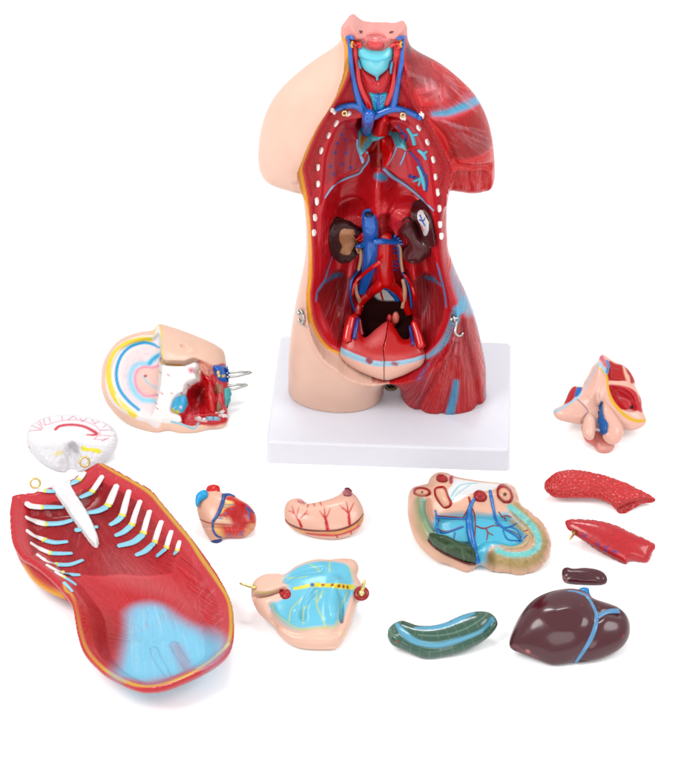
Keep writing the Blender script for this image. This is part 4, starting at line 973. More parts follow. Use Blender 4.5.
# ---------------------------------------------------------------- breast plate
def breast_plate():
    z5 = lambda p: Z(5, 490, p); z4 = lambda p: Z(90, 460, p); zc = lambda p: Z(10, 400, p, 4.024); z6 = lambda p: Z(70, 580, p, 4)
    OUT = [(11,501),(12,496),(21,493.5),(33,492.5),(38,490),(53,486),(67,481.5),(82,472),(92,466),(100,462.5),(115,469),(133,479),(151.7,490),(163,503),(176.7,519.5),(191.7,537.5),(206,557),(220,578),(231,600),(234,617.5),(233.7,640),(227.5,655),(210,667.5),(186,679),(165,687.5),(145,689.8),(130,686),(107.5,675),(92.5,662.5),(82.5,650),(77,632.5),(72.5,607),(67,597),(58,586),(44,573),(30,562),(20,556),(12.5,543),(10,527),(9.5,510)]
    kb, lam = .55, .52
    fr = tilt_frame(120, 580, .36, 0)
    def mod(A, B, H, f, s, phi):
        s2 = s[:, :, 0]; sh = s2.shape; XY = np.stack(np.broadcast_arrays(A[:, :, 0], B[:, :, 0]), -1).reshape(-1, 2); A2, B2 = [np.broadcast_to(q, sh) for q in (A[:, :, 0], B[:, :, 0])]
        def pd(P, pl=-.12): return seg_dist(XY, spline(fr.ab(P, pl), False, 5))[0].reshape(sh)
        h = .0-.025*smooth(s2, .03, .10)-.235*smooth(s2, .05, .40)+.012*smooth(s2, 0, .03)
        h = h+.04*np.exp(-(pd([(120,570),(150,600),(170,640)])/.22)**2)-.03*np.exp(-(pd([(90,575),(120,620)])/.1)**2)
        for P in ([z6([(322,275),(330,310),(355,350),(392,400)]), z6([(350,272),(362,305),(385,345),(405,385)]), z6([(400,255),(415,290),(440,330),(462,358)]), z6([(430,252),(448,285),(478,330)])]): h = h-.018*np.exp(-(pd(P, -.2)/.012)**2)
        # ribs lie in troughs of muscle
        tb_ = np.sqrt(np.maximum(phi[:, :, 0], 0))*kb; lim = np.maximum(h, np.minimum(-tb_, -.02)+.05); lim = np.maximum(lim, -.31)
        f = smax(f, (H-lim[:, :, None])*1.0, .010)
        return np.maximum(f, -H-.355)
    b = sculpt(fr, OUT, k=.3, kb=kb, lam=lam, vox=.012, mod=mod, base=(204, 54, 70), hmin=-.5, hmax=.08, rel=4)
    ol = spline(fr.ab(OUT, 0), True, 6); dy = sdist(b.L[:, :2], ol)/.01; up = b.NL[:, 2] > 0
    b.mix(np.clip((dy-14)/4, 0, 1)*up, (212, 54, 68))
    b.mix(np.clip((dy-4)/2, 0, 1)*np.clip((13-dy)/2, 0, 1)*up, (210, 66, 82))
    # fat line of the cut edge
    px_ = lambda p: fr.ab([p], 0)[0]
    yl = z4([(58,20),(150,72),(260,132),(360,196),(432,278),(510,372),(600,480),(670,590)])+z6([(590,4),(634,80),(645,160),(638,235),(608,285),(560,325),(470,378),(380,412),(300,423),(230,408),(160,372),(105,325),(68,275),(45,210),(25,110),(8,60)])+[(66,590),(64,583)]
    fat = b.stroke(yl, [2.6, 3.6, 3.8, 3.4, 3.4, 3.4, 3.6, 3.2, 2.8, 3], (218, 168, 70), .6)
    b.stroke(z6([(632,255),(600,290),(560,322),(510,352)]), [3, 5, 4.4, 3], (240, 214, 70), .8)
    blue = b.region(z6([(238,128),(300,100),(365,108),(430,158),(520,208),(602,245),(598,290),(530,340),(400,388),(290,405),(190,378),(205,300),(236,200)]), (116, 200, 234), 10)
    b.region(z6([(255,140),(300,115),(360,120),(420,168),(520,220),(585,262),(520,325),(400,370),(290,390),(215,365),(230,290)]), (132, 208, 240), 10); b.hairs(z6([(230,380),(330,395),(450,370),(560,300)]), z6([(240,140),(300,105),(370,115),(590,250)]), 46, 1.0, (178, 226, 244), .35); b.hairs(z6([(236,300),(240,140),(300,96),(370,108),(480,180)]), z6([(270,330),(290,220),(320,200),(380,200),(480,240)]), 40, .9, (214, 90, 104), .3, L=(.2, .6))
    b.mix(.45*b.wpoly(z6([(405,262),(440,258),(480,330),(500,345),(455,375),(430,320)]), 4), (190, 90, 120))
    for P in (z6([(322,275),(330,310),(355,350),(392,400)]), z6([(350,272),(362,305),(385,345),(405,385)]), z6([(322,275),(336,266),(350,272)]), z6([(400,255),(415,290),(440,330),(462,358)]), z6([(430,252),(448,285),(478,330)]), z6([(400,255),(414,246),(430,252)])):
        b.mix(b.wstroke(P, 1.2, .6)*.4, (90, 120, 160))
    b.region(z6([(0,100),(70,80),(150,130),(190,210),(180,330),(130,330),(60,240),(30,170)]), (192, 40, 56), 10)
    b.region([(100,555),(120,550),(150,570),(190,600),(200,618),(170,600),(140,590),(110,580)], (216, 84, 94), 9)
    # fibres
    mid = np.ones(len(b.V))
    b.fan(fr.ab([(85,505)], -.1)[0], 70, 1.2, .55, mid*(dy > 14)); 
    b.fan(fr.ab([(150,640)], -.2)[0], 44, 1.2, .25, (b.L[:, 1] < fr.ab([(110,575)], -.2)[0][1])*(dy > 12)*1.0)
    rr_ = sdist(b.L[:, :2], spline(fr.ab([(196,560),(214,590),(226,620),(222,640),(205,615),(185,580),(175,560)], -.1), True))
    b.straight(125, 26, 1, .5, (rr_ > 0)*1.0)
    b.fib[:, 2] *= 1-.8*np.clip(blue*1.5, 0, 1)
    b.straight(60, 12, .8, .2, (dy < 10)*up*1.0); b.stipple(30, .9, fat)
    PK = (240, 165, 172)  # pale lining strokes, wear plus painted-on gloss
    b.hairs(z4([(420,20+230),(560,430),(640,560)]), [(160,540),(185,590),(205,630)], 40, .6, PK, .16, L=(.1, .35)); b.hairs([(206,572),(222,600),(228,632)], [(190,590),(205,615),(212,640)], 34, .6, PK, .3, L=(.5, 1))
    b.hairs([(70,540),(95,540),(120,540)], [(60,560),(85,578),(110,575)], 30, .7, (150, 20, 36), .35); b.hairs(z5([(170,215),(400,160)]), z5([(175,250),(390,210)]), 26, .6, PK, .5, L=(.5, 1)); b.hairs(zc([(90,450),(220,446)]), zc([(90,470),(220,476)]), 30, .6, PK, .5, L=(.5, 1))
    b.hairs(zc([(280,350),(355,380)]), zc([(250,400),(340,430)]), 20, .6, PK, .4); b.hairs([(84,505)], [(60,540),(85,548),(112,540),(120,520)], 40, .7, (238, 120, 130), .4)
    b.label_faces((fat > .5)*1.0, 1); b.label_faces((dy > 13)*up*(fat < .5), 2)
    R = root_at(b, 'breast_plate', 'big red breast plate lying hollow side up, with white ribs and sky blue belly patch', 'breast plate')
    b.emit('plate', PM, R, {0: 'outer_rim', 1: 'fat_line', 2: 'muscle_lining'})
    # ribs: bone and cartilage
    rb = solid('rib_white', (250, 240, 240), rough=.4, var=.05); rc = solid('rib_cartilage', (150, 215, 238), rough=.35); jy = solid('rib_joint', (240, 230, 90))
    def rib(wp, cp, ww=5.6, cw=5.2, joint=True):
        ww *= 1.12; cw *= 1.25
        o = vessel(b, 'rib', wp, [ww*.75, ww, ww], rb, R, flat=.32, lift=.006, sides=12) if wp else None
        if cp: vessel(b, 'rib_cartilage', cp, [cw, cw*.95, cw*.7], rc, o or R, flat=.32, lift=.006, sides=12)
        if joint and wp and cp:
            m = ((wp[-1][0]+cp[0][0])/2, (wp[-1][1]+cp[0][1])/2); d = np.array(cp[0])-np.array(wp[-1]); d = d/max(1e-6, np.linalg.norm(d))
            vessel(b, 'rib_joint', [tuple(np.array(m)-d*.9), tuple(np.array(m)+d*.9)], cw*1.06, jy, o, flat=.36, lift=.006, sides=12)
    rib(zc([(300,292),(280,318)]), zc([(272,325),(240,342)]), 5, 4.6); rib(zc([(372,308),(332,364)]), zc([(325,374),(282,394)])); rib(zc([(430,345),(398,420)]), zc([(388,432),(355,448),(310,456)]), 6.4, 5.6)
    rib(z4([(235,186),(197,328)]), z4([(190,342),(160,370),(120,392)])); rib(z4([(302,248),(257,384)]), z4([(246,398),(200,436),(152,456)])); rib(z4([(360,308),(327,432)]), z4([(320,448),(260,495),(170,518)]), 5.8, 6)
    rib(z4([(430,370),(395,484)]), z4([(386,500),(330,550),(275,573)])); rib(z4([(489,428),(464,518)]), z4([(456,534),(400,580)]), 4.8, 4.6); rib(z4([(538,488),(527,536)]), z4([(522,548),(503,568)]), 4, 3.6)
    rib(zc([(92,352),(112,362),(138,366)]), zc([(145,367),(185,370)]), 4.4, 4.4); rib(zc([(65,416),(85,428),(125,432)]), zc([(132,432),(212,432)]), 6.6, 5.2); rib(zc([(65,474),(100,490),(140,500)]), zc([(148,500),(200,498),(250,485)]), 6.2, 5.2)
    rib(z5([(130,245),(180,280),(232,298)]), z5([(242,305),(300,318),(375,312)]), 4.6, 4.6); rib(z5([(155,320),(210,355),(265,378)]), z5([(276,382),(340,384),(402,382)]), 4.2, 4.2); rib(z5([(190,388),(240,425),(305,448)]), z5([(315,450),(390,450),(468,422)]), 3.8, 4.2)
    rib(z5([(248,450),(300,480),(340,495)]), z5([(346,500),(400,510),(450,512)]), 3, 3.8); rib(z5([(300,492),(350,522)]), z5([(358,528),(395,550),(428,572)]), 2.6, 2.8); rib(None, z5([(352,556),(380,585),(405,612)]), 3, 2.6)
    rib(None, zc([(264,526),(310,518),(352,512)]), 4, 4.6)
    r = relief(b, zc([(164,346),(200,336),(234,322),(246,352),(268,392),(300,440),(328,492),(350,545),(356,575),(348,594),(326,578),(290,530),(240,462),(200,402)]), k=.3, lam=.07, base=(250, 247, 247), off=.03, nsp=4, sm=30)
    o = r.emit('sternum', PM, R)
    for q in ((33, 485.5), (84, 466)):
        p = b.hit(q[0], q[1]+5)[0]+np.array([0, .07, .06]); add_mesh('brass_ring', *ring_geo(p, .045, .012, (.25, -1, .45), 28), BRASS, R)
    # breast bulge of the outer side, seen past the left edge
    OB = [(16,552),(22,548),(50,560),(66,585),(70,600),(60,597),(48,591),(36,583),(26,571)]
    f2 = tilt_frame(42, 575, .20, 0); c = sculpt(f2, OB, k=.7, kb=.7, lam=.2, vox=.013, base=(206, 70, 74)); c.stroke([(24,568),(34,581),(48,591),(62,596)], 6, (240, 176, 60), 3); c.emit('outer_bulge', PM, R)
breast_plate()

# ---------------------------------------------------------------- heart
def heart():
    z = lambda p: Z(190, 475, p, 8.047)
    OUT = z([(58,290),(52,240),(60,190),(90,150),(140,128),(200,120),(250,140),(310,155),(350,165),(395,195),(470,240),(520,300),(535,360),(520,430),(460,488),(380,502),(300,500),(258,512),(220,535),(172,532),(150,505),(120,460),(90,390),(66,325)])
    fr = lie(225, 518, 32, OUT, .8, .3, .03)
    mer = z([(60,345),(130,378),(200,392),(300,398),(400,392),(520,376)])
    def mod(A, B, H, f, s, phi):
        P = fr.ab(mer, .2); o_ = np.argsort(P[:, 0]); yy = np.interp(A, P[o_, 0], P[o_, 1])
        return f+.004*np.exp(-((B-yy)/.012)**2)*(H > 0)
    b = sculpt(fr, OUT, k=.8, kb=.8, lam=.3, vox=.009, mod=mod, base=(246, 190, 164))
    red = b.region(z([(280,175),(340,170),(400,200),(480,245),(528,310),(540,370),(520,440),(460,500),(380,510),(290,500),(215,470),(190,400),(200,350),(235,280),(262,210)]), (214, 62, 62), 3)
    b.region(z([(290,205),(340,210),(350,240),(300,275),(240,320),(225,350),(250,290),(275,230)]), (246, 196, 100), 1.5)
    b.region(z([(330,262),(420,240),(465,300),(480,360),(380,378),(310,375),(300,330)]), (196, 30, 44), 4); b.region(z([(300,430),(430,410),(470,430),(420,480),(320,490),(285,465)]), (204, 34, 44), 4)
    b.region(z([(195,410),(240,420),(265,470),(250,505),(205,480)]), (244, 190, 110), 3); b.region(z([(480,400),(510,390),(512,430),(470,470),(440,480)]), (238, 180, 130), 3)
    b.region(z([(200,350),(290,340),(330,390),(250,392),(195,390)]), (248, 214, 180), 3)
    b.mix(b.wstroke(mer, 1.1, .4), (170, 30, 40))
    for P, w_ in (([(272,170),(255,240),(225,310),(185,375)], 3.4), ([(268,168),(320,160),(356,172)], 3), ([(182,385),(185,440),(215,490),(255,505)], 1.5)): b.stroke(z(P), w_, (70, 100, 160), .8)
    for P in ([(258,235),(310,240),(350,235)], [(262,255),(305,262),(340,275)], [(235,325),(270,315),(300,305)], [(225,345),(260,350)], [(448,245),(465,290),(480,350)], [(455,262),(490,290),(520,310)], [(310,470),(330,500)], [(420,450),(390,480)], [(410,460),(425,490)]): b.stroke(z(P), 1.0, (70, 110, 170), .5)
    for P in ([(300,195),(345,200),(400,235)], [(280,285),(320,262),(360,255)], [(240,325),(265,322),(290,330)], [(300,180),(360,175),(400,200)]): b.stroke(z(P), 1.1, (200, 40, 50), .5)
    b.hairs(z([(330,190),(420,215),(500,270)]), z([(280,370),(390,385),(510,375)]), 26, .8, (150, 20, 34), .45); b.hairs(z([(290,410),(480,410)]), z([(310,490),(440,490)]), 16, .8, (240, 120, 110), .4)
    b.label_faces(red, 1)
    R = root_at(b, 'heart', 'small pink and red heart with blue veins, right of the breast plate', 'anatomical heart')
    b.emit('heart', PM, R, {0: 'atrium', 1: 'ventricle'})
    hv = solid('heart_vein', (50, 90, 160), rough=.3)
    for P, w_ in (([(275,165),(258,235),(228,310),(188,372)], [3.4, 3, 2.8, 2]), ([(262,164),(310,158),(358,172)], [3, 3.2, 2]), ([(184,390),(186,440),(215,488),(252,502)], [1.4, 1.8, 1.8, 1.2]), ([(450,246),(468,290),(482,350)], [1.4, 1.6, .8]), ([(456,262),(492,285),(520,308)], [1.2, 1.4, .8])): vessel(b, 'coronary_vein', z(P), w_, hv, R, lift=.0)
    for P in ([(300,196),(345,200),(402,236)], [(282,286),(320,264),(360,256)], [(240,326),(265,323),(292,332)]): vessel(b, 'coronary_artery', z(P), [1.6, 1.4, .8], RED, R)
    def stub(px0, px1, h0, h1, r0, r1, mat, nm, bore=None):
        a = fr.w([*fr.ab([px0], h0)[0], h0]); c = fr.w([*fr.ab([px1], h1)[0], h1]); t = np.linspace(0, 1, 6)[:, None]
        o = add_mesh(nm, *tube_mesh(a*(1-t)+c*t, [r0, (r0+r1)/2, r1], 20), mat, R)
    def knob(P, h, nm, rgb):
        P2 = z(P); f3 = Frame(fr.w([*fr.ab([P2[0]], h)[0], h]), fr.e1, fr.e2); q = sculpt(f3, P2, k=.9, lam=.15, vox=.008, base=rgb); q.mix(q.wstroke([P2[1], P2[2], P2[3]], 1.4, .8)*.5, tuple(min(255, c+50) for c in rgb)); q.emit(nm, PM, R)
    knob([(125,160),(136,95),(186,76),(235,90),(245,150),(210,200),(150,210)], .02, 'aorta', (222, 26, 52))
    knob([(42,235),(42,175),(66,138),(108,118),(140,130),(140,180),(85,215),(62,260)], .10, 'pulmonary_trunk', (50, 172, 232))
    stub(z([(210,480)])[0], z([(212,540)])[0], -.02, -.02, .07, .05, solid('heart_navy', (20, 70, 140), rough=.25), 'vena_cava')
heart()

# ---------------------------------------------------------------- stomach
def stomach():
    z = lambda p: Z(275, 475, p, 6.84)
    OUT = z([(65,300),(64,225),(92,178),(150,160),(196,175),(218,200),(300,188),(380,166),(435,140),(465,108),(495,101),(522,118),(560,150),(600,220),(608,290),(580,360),(520,408),(420,435),(330,432),(230,410),(130,370),(80,332)])
    fr = lie(324, 516, 28, OUT, .8, .26, .03)
    seam = z([(66,300),(100,336),(170,366),(260,381),(400,381),(500,356),(570,312),(606,262)])
    def mod(A, B, H, f, s, phi):
        P = fr.ab(seam, .12); yy = np.interp(A, P[:, 0], P[:, 1]); return f+.004*np.exp(-((B-yy)/.012)**2)*(H > .02)
    b = sculpt(fr, OUT, k=.8, kb=.8, lam=.26, vox=.009, mod=mod, base=(248, 194, 172))
    b.stroke(off_(seam, 0, 2.6), 3.4, (240, 168, 92), 1); b.stroke(seam, [1.3, 2.2, 2.4, 2, 2.4, 2.2, 1.4], (128, 46, 24), .5)
    b.stroke(z([(215,400),(330,410),(430,410),(520,382),(580,345)]), 2.2, (214, 84, 92), .7)
    for P, w_ in (([(180,352),(165,315),(135,268),(115,210)], [2.6, 2, 1.2, .5]), ([(135,268),(118,252),(92,245)], [1.2, .5]), ([(150,285),(155,250),(165,220)], [1.2, .5]), ([(178,292),(200,270),(230,265)], [1.6, .6]), ([(200,270),(222,242)], [1, .5]),
                  ([(360,372),(352,330),(345,300),(305,245)], [3, 3, 2, .5]), ([(345,300),(340,250),(335,215)], [1.4, .5]), ([(345,300),(365,262),(378,225)], [1.2, .5]), ([(510,335),(506,290),(500,258),(440,205)], [2.6, 2.6, 1.8, .5]), ([(500,258),(495,215),(487,180)], [1.4, .5]), ([(505,260),(525,220),(540,188)], [1.3, .5]), ([(475,235),(455,225)], [1, .5]),
                  ([(262,192),(272,212)], 1), ([(308,180),(316,205)], 1), ([(228,200),(222,222)], 1), ([(422,415),(428,430)], 1.4), ([(520,385),(522,405)], 1.4)):
        b.stroke(z(P), np.array(w_)*1.1, (206, 40, 62), .5)
    R = root_at(b, 'stomach', 'smooth pale pink stomach with branching red vessels and a brown seam, below the plinth', 'anatomical stomach')
    b.emit('stomach', PM, R)
    r = relief(b, z([(462,122),(475,102),(500,98),(524,118),(526,138),(500,148),(470,142)]), k=.8, lam=.1, base=(150, 70, 80)); 
    for x in (474, 486, 498, 510): r.stroke(z([(x,105),(x+2,135)]), .8, (226, 130, 140), .4)
    r.emit('gullet_stump', PM, R)
    r = relief(b, z([(150,180),(165,165),(190,172),(205,192),(185,195)]), k=.5, lam=.1, base=(236, 160, 160)); r.emit('outlet_stump', PM, R)
stomach()

# ---------------------------------------------------------------- pancreas and duodenum block
def pancreas():
    z = lambda p: Z(235, 550, p, 4.886)
    OUT = z([(78,200),(95,150),(150,122),(205,120),(240,125),(300,82),(390,53),(460,54),(530,46),(585,52),(606,88),(600,130),(618,165),(635,200),(628,235),(600,255),(585,310),(560,380),(530,435),(498,476),(430,481),(330,476),(265,452),(215,412),(180,360),(120,310),(88,255)])
    fr = lie(308, 606, 18, OUT, .6, .34, .03)
    def mod(A, B, H, f, s, phi):
        sh = s.shape[:2]; XY = np.stack(np.broadcast_arrays(A[:, :, 0], B[:, :, 0]), -1).reshape(-1, 2)
        def pd(P, pl=.15): return seg_dist(XY, spline(fr.ab(z(P), pl), False, 5))[0].reshape(sh)[:, :, None]
        g = .05*np.exp(-(pd([(90,195),(160,205),(240,190)])/.018)**2)+.012*np.exp(-(pd([(170,260),(200,320),(300,385),(440,380),(500,370),(540,260),(570,170)])/.03)**2)
        g = g+.02*np.exp(-(pd([(250,150),(300,120),(420,100)])/.03)**2)-.05*np.exp(-(pd([(480,330),(470,250),(500,170)])/.06)**2)-.03*np.exp(-(pd([(300,300),(380,260)])/.07)**2)+.03*np.exp(-(pd([(330,330),(345,270),(400,200)])/.03)**2)+.03*np.exp(-(pd([(515,330),(520,240),(500,200)])/.02)**2)
        g = g+.008*np.exp(-(pd([(280,425),(400,440),(500,425)])/.012)**2)*1
        return f+g*(H > 0)
    b = sculpt(fr, OUT, k=.66, kb=.6, lam=.34, vox=.011, mod=mod, base=(248, 202, 180))
    b.region(z([(235,140),(300,86),(390,56),(500,58),(560,85),(580,160),(588,195),(560,240),(532,320),(492,368),(440,374),(320,386),(250,365),(190,305),(170,262),(222,245),(265,190)]), (116, 204, 230), 1.8)
    for P in ([(180,262),(200,310),(250,350),(318,388),(380,382),(440,378),(492,370),(512,290),(550,205)], [(265,345),(275,290),(325,235)], [(335,360),(335,290),(350,275)], [(400,200),(400,270),(430,340),(440,372)], [(365,70),(395,85),(418,108)], [(462,60),(462,105)], [(250,135),(300,135),(350,128)], [(560,80),(575,140)], [(95,160),(98,200),(140,208),(200,200)], [(520,395),(528,410)], [(430,200),(405,250)]):
        b.mix(b.wstroke(z(P), 1.1, .6)*.85, (216, 222, 90))
    b.stroke(z([(292,188),(335,180),(380,170),(470,173),(572,181)]), [3, 3.6, 4, 4.6, 4.8], (238, 226, 40), .5)
    b.dot(z([(377,169)])[0], 2.0, (20, 110, 190))
    for q in ((430,169),(475,170),(508,175),(530,178),(550,181)): b.dot(z([q])[0], 1.6, (170, 24, 40))
    R = root_at(b, 'pancreas_block', 'pink and sky blue lump with a yellow dotted duct and brass pins at both ends', 'anatomical block')
    b.emit('block', PM, R)
    r = relief(b, z([(214,205),(240,190),(270,200),(272,228),(245,242),(222,228)]), k=.5, lam=.05, base=(190, 34, 48)); r.stipple(20, .5, np.ones(len(r.V))); r.emit('cut_vessel', PM, R)
    def pin(p0, p1, h, r, nm='brass_pin'):
        a = fr.w([*fr.ab(z([p0]), h)[0], h]); c = fr.w([*fr.ab(z([p1]), h)[0], h]); t = np.linspace(0, 1, 5)[:, None]; add_mesh(nm, *tube_mesh(a*(1-t)+c*t, [r, r, r*.6], 12), BRASS, R)
    pin((100, 184), (24, 162), .08, .016)
    p, n_ = b.hit(*z([(600, 205)])[0]); c = fr.w([*fr.ab(z([(618, 212)]), .10)[0], .10])
    add_mesh('pin_collar', *merge([ring_geo(c, .045, .026, (0, -.5, .85), 24), ball_geo(c, .04)]), solid('collar_red', (170, 36, 40)), R)
    a = c; d = fr.w([*fr.ab(z([(634, 147)]), .2)[0], .2]); t = np.linspace(0, 1, 5)[:, None]
    add_mesh('brass_pin', *merge([tube_mesh(a*(1-t)+d*t, [.032, .018, .016, .014], 12), ball_geo(a+np.array([0, -.02, .02]), .032)]), BRASS, R)
pancreas()

# ---------------------------------------------------------------- intestine block
def intestine():
    z = lambda p: Z(400, 460, p, 4.275); zi = lambda p: Z(405, 468, p, 6.7875); zj = lambda p: Z(470, 468, p, 6.79)
    OUT = z([(49,150),(58,124),(98,116),(132,124),(138,92),(160,66),(200,64),(232,76),(330,93),(430,104),(465,106),(492,128),(500,172),(512,208),(560,243),(602,282),(626,330),(626,380),(602,430),(556,460),(505,471),(440,456),(400,463),(345,446),(322,460),(290,479),(250,466),(190,432),(120,382),(80,330),(56,262),(48,205)])
    fr = lie(480, 525, 22, OUT, .5, .3, .03)
    def mod(A, B, H, f, s, phi):
        sh = s.shape[:2]; XY = np.stack(np.broadcast_arrays(A[:, :, 0], B[:, :, 0]), -1).reshape(-1, 2)
        def pd(P, pl=.12): return seg_dist(XY, spline(fr.ab(P, pl), False, 5))[0].reshape(sh)[:, :, None]
        bed = sdist(XY, spline(fr.ab(z([(150,235),(300,225),(420,235),(480,240),(540,300),(545,350),(480,380),(380,370),(320,400),(230,380),(160,330),(140,280)]), .12), True, 5)).reshape(sh)[:, :, None]
        g = .05*smooth(bed, 0, .08)
        lp = np.exp(-(pd(z([(85,150),(80,220),(110,310),(170,370)]))/.09)**2)+np.exp(-(pd(z([(470,190),(540,250),(590,310),(595,370),(540,420),(440,420),(400,400)]))/.10)**2)+np.exp(-(pd(z([(170,90),(180,160),(230,190),(340,180),(450,150)]))/.10)**2)
        g = g-.05*lp
        g = g+.035*np.exp(-(pd(z([(120,180),(130,230),(150,300)]))/.02)**2)+.02*np.exp(-(pd(z([(470,235),(530,290),(560,340),(520,385),(450,390)]))/.014)**2)
        cd, par = seg_dist(XY, spline(fr.ab(z([(480,190),(560,262),(604,325),(606,385),(560,440),(480,450),(400,440)]), .1), False, 6)); cd = cd.reshape(sh)[:, :, None]; par = par.reshape(sh)[:, :, None]
        g = g+.008*np.exp(-(np.abs(np.sin(par*.62))/.3)**2)*np.exp(-(cd/.11)**2)+.004*np.sin(A*55+4*np.sin(B*30))*np.sin(B*50+4*np.sin(A*26))*np.exp(-(cd/.12)**2)
        return f+g*(H > 0)
    b = sculpt(fr, OUT, k=.6, kb=.5, lam=.3, vox=.0095, mod=mod, base=(242, 190, 164))
    b.region(z([(500,180),(560,243),(602,282),(628,330),(628,380),(602,432),(556,463),(505,474),(440,458),(405,464),(372,440),(372,405),(400,385),(480,400),(560,370),(560,320),(520,270),(470,215)]), (190, 162, 110), 2)
    b.region(z([(232,78),(330,94),(430,105),(400,125),(340,135),(290,150),(240,180),(215,170),(205,130),(225,105)]), (246, 246, 246), .6)
    b.stroke(z([(215,165),(235,130),(265,105),(330,98)]), 1.4, (140, 215, 230), .5); b.stroke(z([(220,175),(250,140),(300,105)]), 1.0, (140, 215, 230), .5)
    b.region(z([(150,240),(200,235),(300,228),(380,232),(440,225),(470,235),(520,280),(530,340),(480,375),(400,365),(375,395),(368,440),(345,450),(326,440),(315,400),(240,350),(165,330),(140,290)]), (92, 196, 226), 2)
    b.region(z([(85,215),(110,240),(150,320),(120,330),(90,280)]), (120, 150, 110), 5)
    b.stroke(z([(470,200),(520,238),(568,285),(592,335),(585,375),(540,400),(470,402),(415,385)]), 6, (120, 208, 205), 1.5)
    b.stroke(z([(480,262),(540,310),(545,345),(500,372),(440,365)]), 5, (196, 176, 130), 2)
    b.stroke(z([(100,172),(100,215),(118,265),(145,318)]), 4.6, (124, 200, 192), 1.2)
    b.region(zi([(88,225),(108,270),(130,340),(150,400),(190,450),(160,460),(110,400),(88,300)]), (150, 158, 110), 6)
    b.region(z([(372,400),(395,392),(404,410),(400,450),(372,445)]), (128, 110, 74), 3); b.region(zi([(80,210),(100,200),(104,260),(130,330),(118,340),(90,280)]), (96, 140, 104), 4); b.stroke(z([(105,180),(108,225),(128,280),(150,312)]), 2, (120, 110, 60), 1.5)
    b.mix(b.wstroke(z([(60,200),(70,270),(100,335),(150,385),(220,435)]), 5, 4)*.35, (200, 175, 130))
    for _ in range(70):
        t = random.random(); c = spline(z([(475,210),(560,280),(600,340),(590,400),(520,440),(430,420)]), False, 10)[int(t*49)]; b.mix(b.wstroke([(c[0]+random.uniform(-8,8), c[1]+random.uniform(-6,6))], random.uniform(1, 2.5), 1.2)*.28, random.choice(((130,110,70),(110,150,120),(225,205,160), (236,222,190), (96,120,86))))
    b.stipple(9, .22, np.ones(len(b.V))*(b.L[:, 0] > fr.ab([(505,520)], .1)[0][0]))
    R = root_at(b, 'intestine_block', 'coiled tan intestine block around a bright blue vein bed, with a dark green gland', 'anatomical block')
    b.emit('block', PM, R)
    def ringcut(C, rx, ry, ang, centre, nm='cut_gut_end', outer=(176, 30, 46), inner=(240, 180, 150), iw=.68, dotc=None):
        P = []; ca, sa = math.cos(math.radians(ang)), math.sin(math.radians(ang))
        for i in range(12):
            t = 2*math.pi*i/12; x, y = rx*math.cos(t), ry*math.sin(t); P.append((C[0]+x*ca-y*sa, C[1]+x*sa+y*ca))
        r = relief(b, P, k=.5, lam=.06, vox=.008, base=outer, off=.02)
        r.region([(C[0]+(p[0]-C[0])*iw, C[1]+(p[1]-C[1])*iw) for p in P], inner, .5)
        if dotc: r.dot((C[0]+.2, C[1]), dotc[0], dotc[1])
        r.stipple(22, .4, np.ones(len(r.V))); r.emit(nm, PM, R)
    ringcut(zi([(114,164)])[0], 9.2, 4.4, 6, None, dotc=(1.3, (120, 80, 40)))
    ringcut(zi([(250,74)])[0], 6, 3.6, 10, None, inner=(186, 40, 52))
    ringcut(zj([(236,178)])[0], 10.2, 7.4, 55, None, dotc=(1.7, (90, 50, 30)))
    ringcut(zj([(68,194)])[0], 6.8, 5.4, 20, None, inner=(190, 44, 58), dotc=(1.4, (120, 20, 30)))
    r = relief(b, zi([(196,140),(235,122),(275,130),(300,190),(322,240),(300,270),(262,275),(225,235),(200,190)]), k=.6, lam=.08, base=(176, 34, 48)); r.region(zi([(212,148),(240,138),(266,146),(285,195),(300,240),(285,255),(262,258),(235,220),(216,185)]), (240, 182, 152), .5); r.emit('cut_gut_loop', PM, R)
    r = relief(b, zi([(305,60),(326,54),(324,95),(306,105)]), k=.5, lam=.05, base=(206, 70, 110)); r.emit('cut_artery', PM, R)
    r = relief(b, zi([(158,470),(185,460),(240,475),(300,500),(380,520),(440,530),(475,580),(480,640),(450,652),(380,632),(300,600),(220,555),(165,505)]), k=1.1, lam=.16, base=(62, 84, 58),
               bump=None, off=.05)
    for P in ([(260,530),(275,560),(268,580)], [(385,560),(400,610),(392,628)], [(200,480),(260,525),(330,540)], [(300,520),(380,545),(440,600)]): r.mix(r.wstroke(zi(P), 1.3, .8)*.7, (110, 140, 110))
    g_ = r.emit('green_gland', PM, R)
    vessel(b, 'gland_edge', zi([(156,495),(190,535),(260,585),(340,622),(420,655),(476,660)]), 2, solid('edge_maroon', (110, 16, 28)), R, lift=.02)
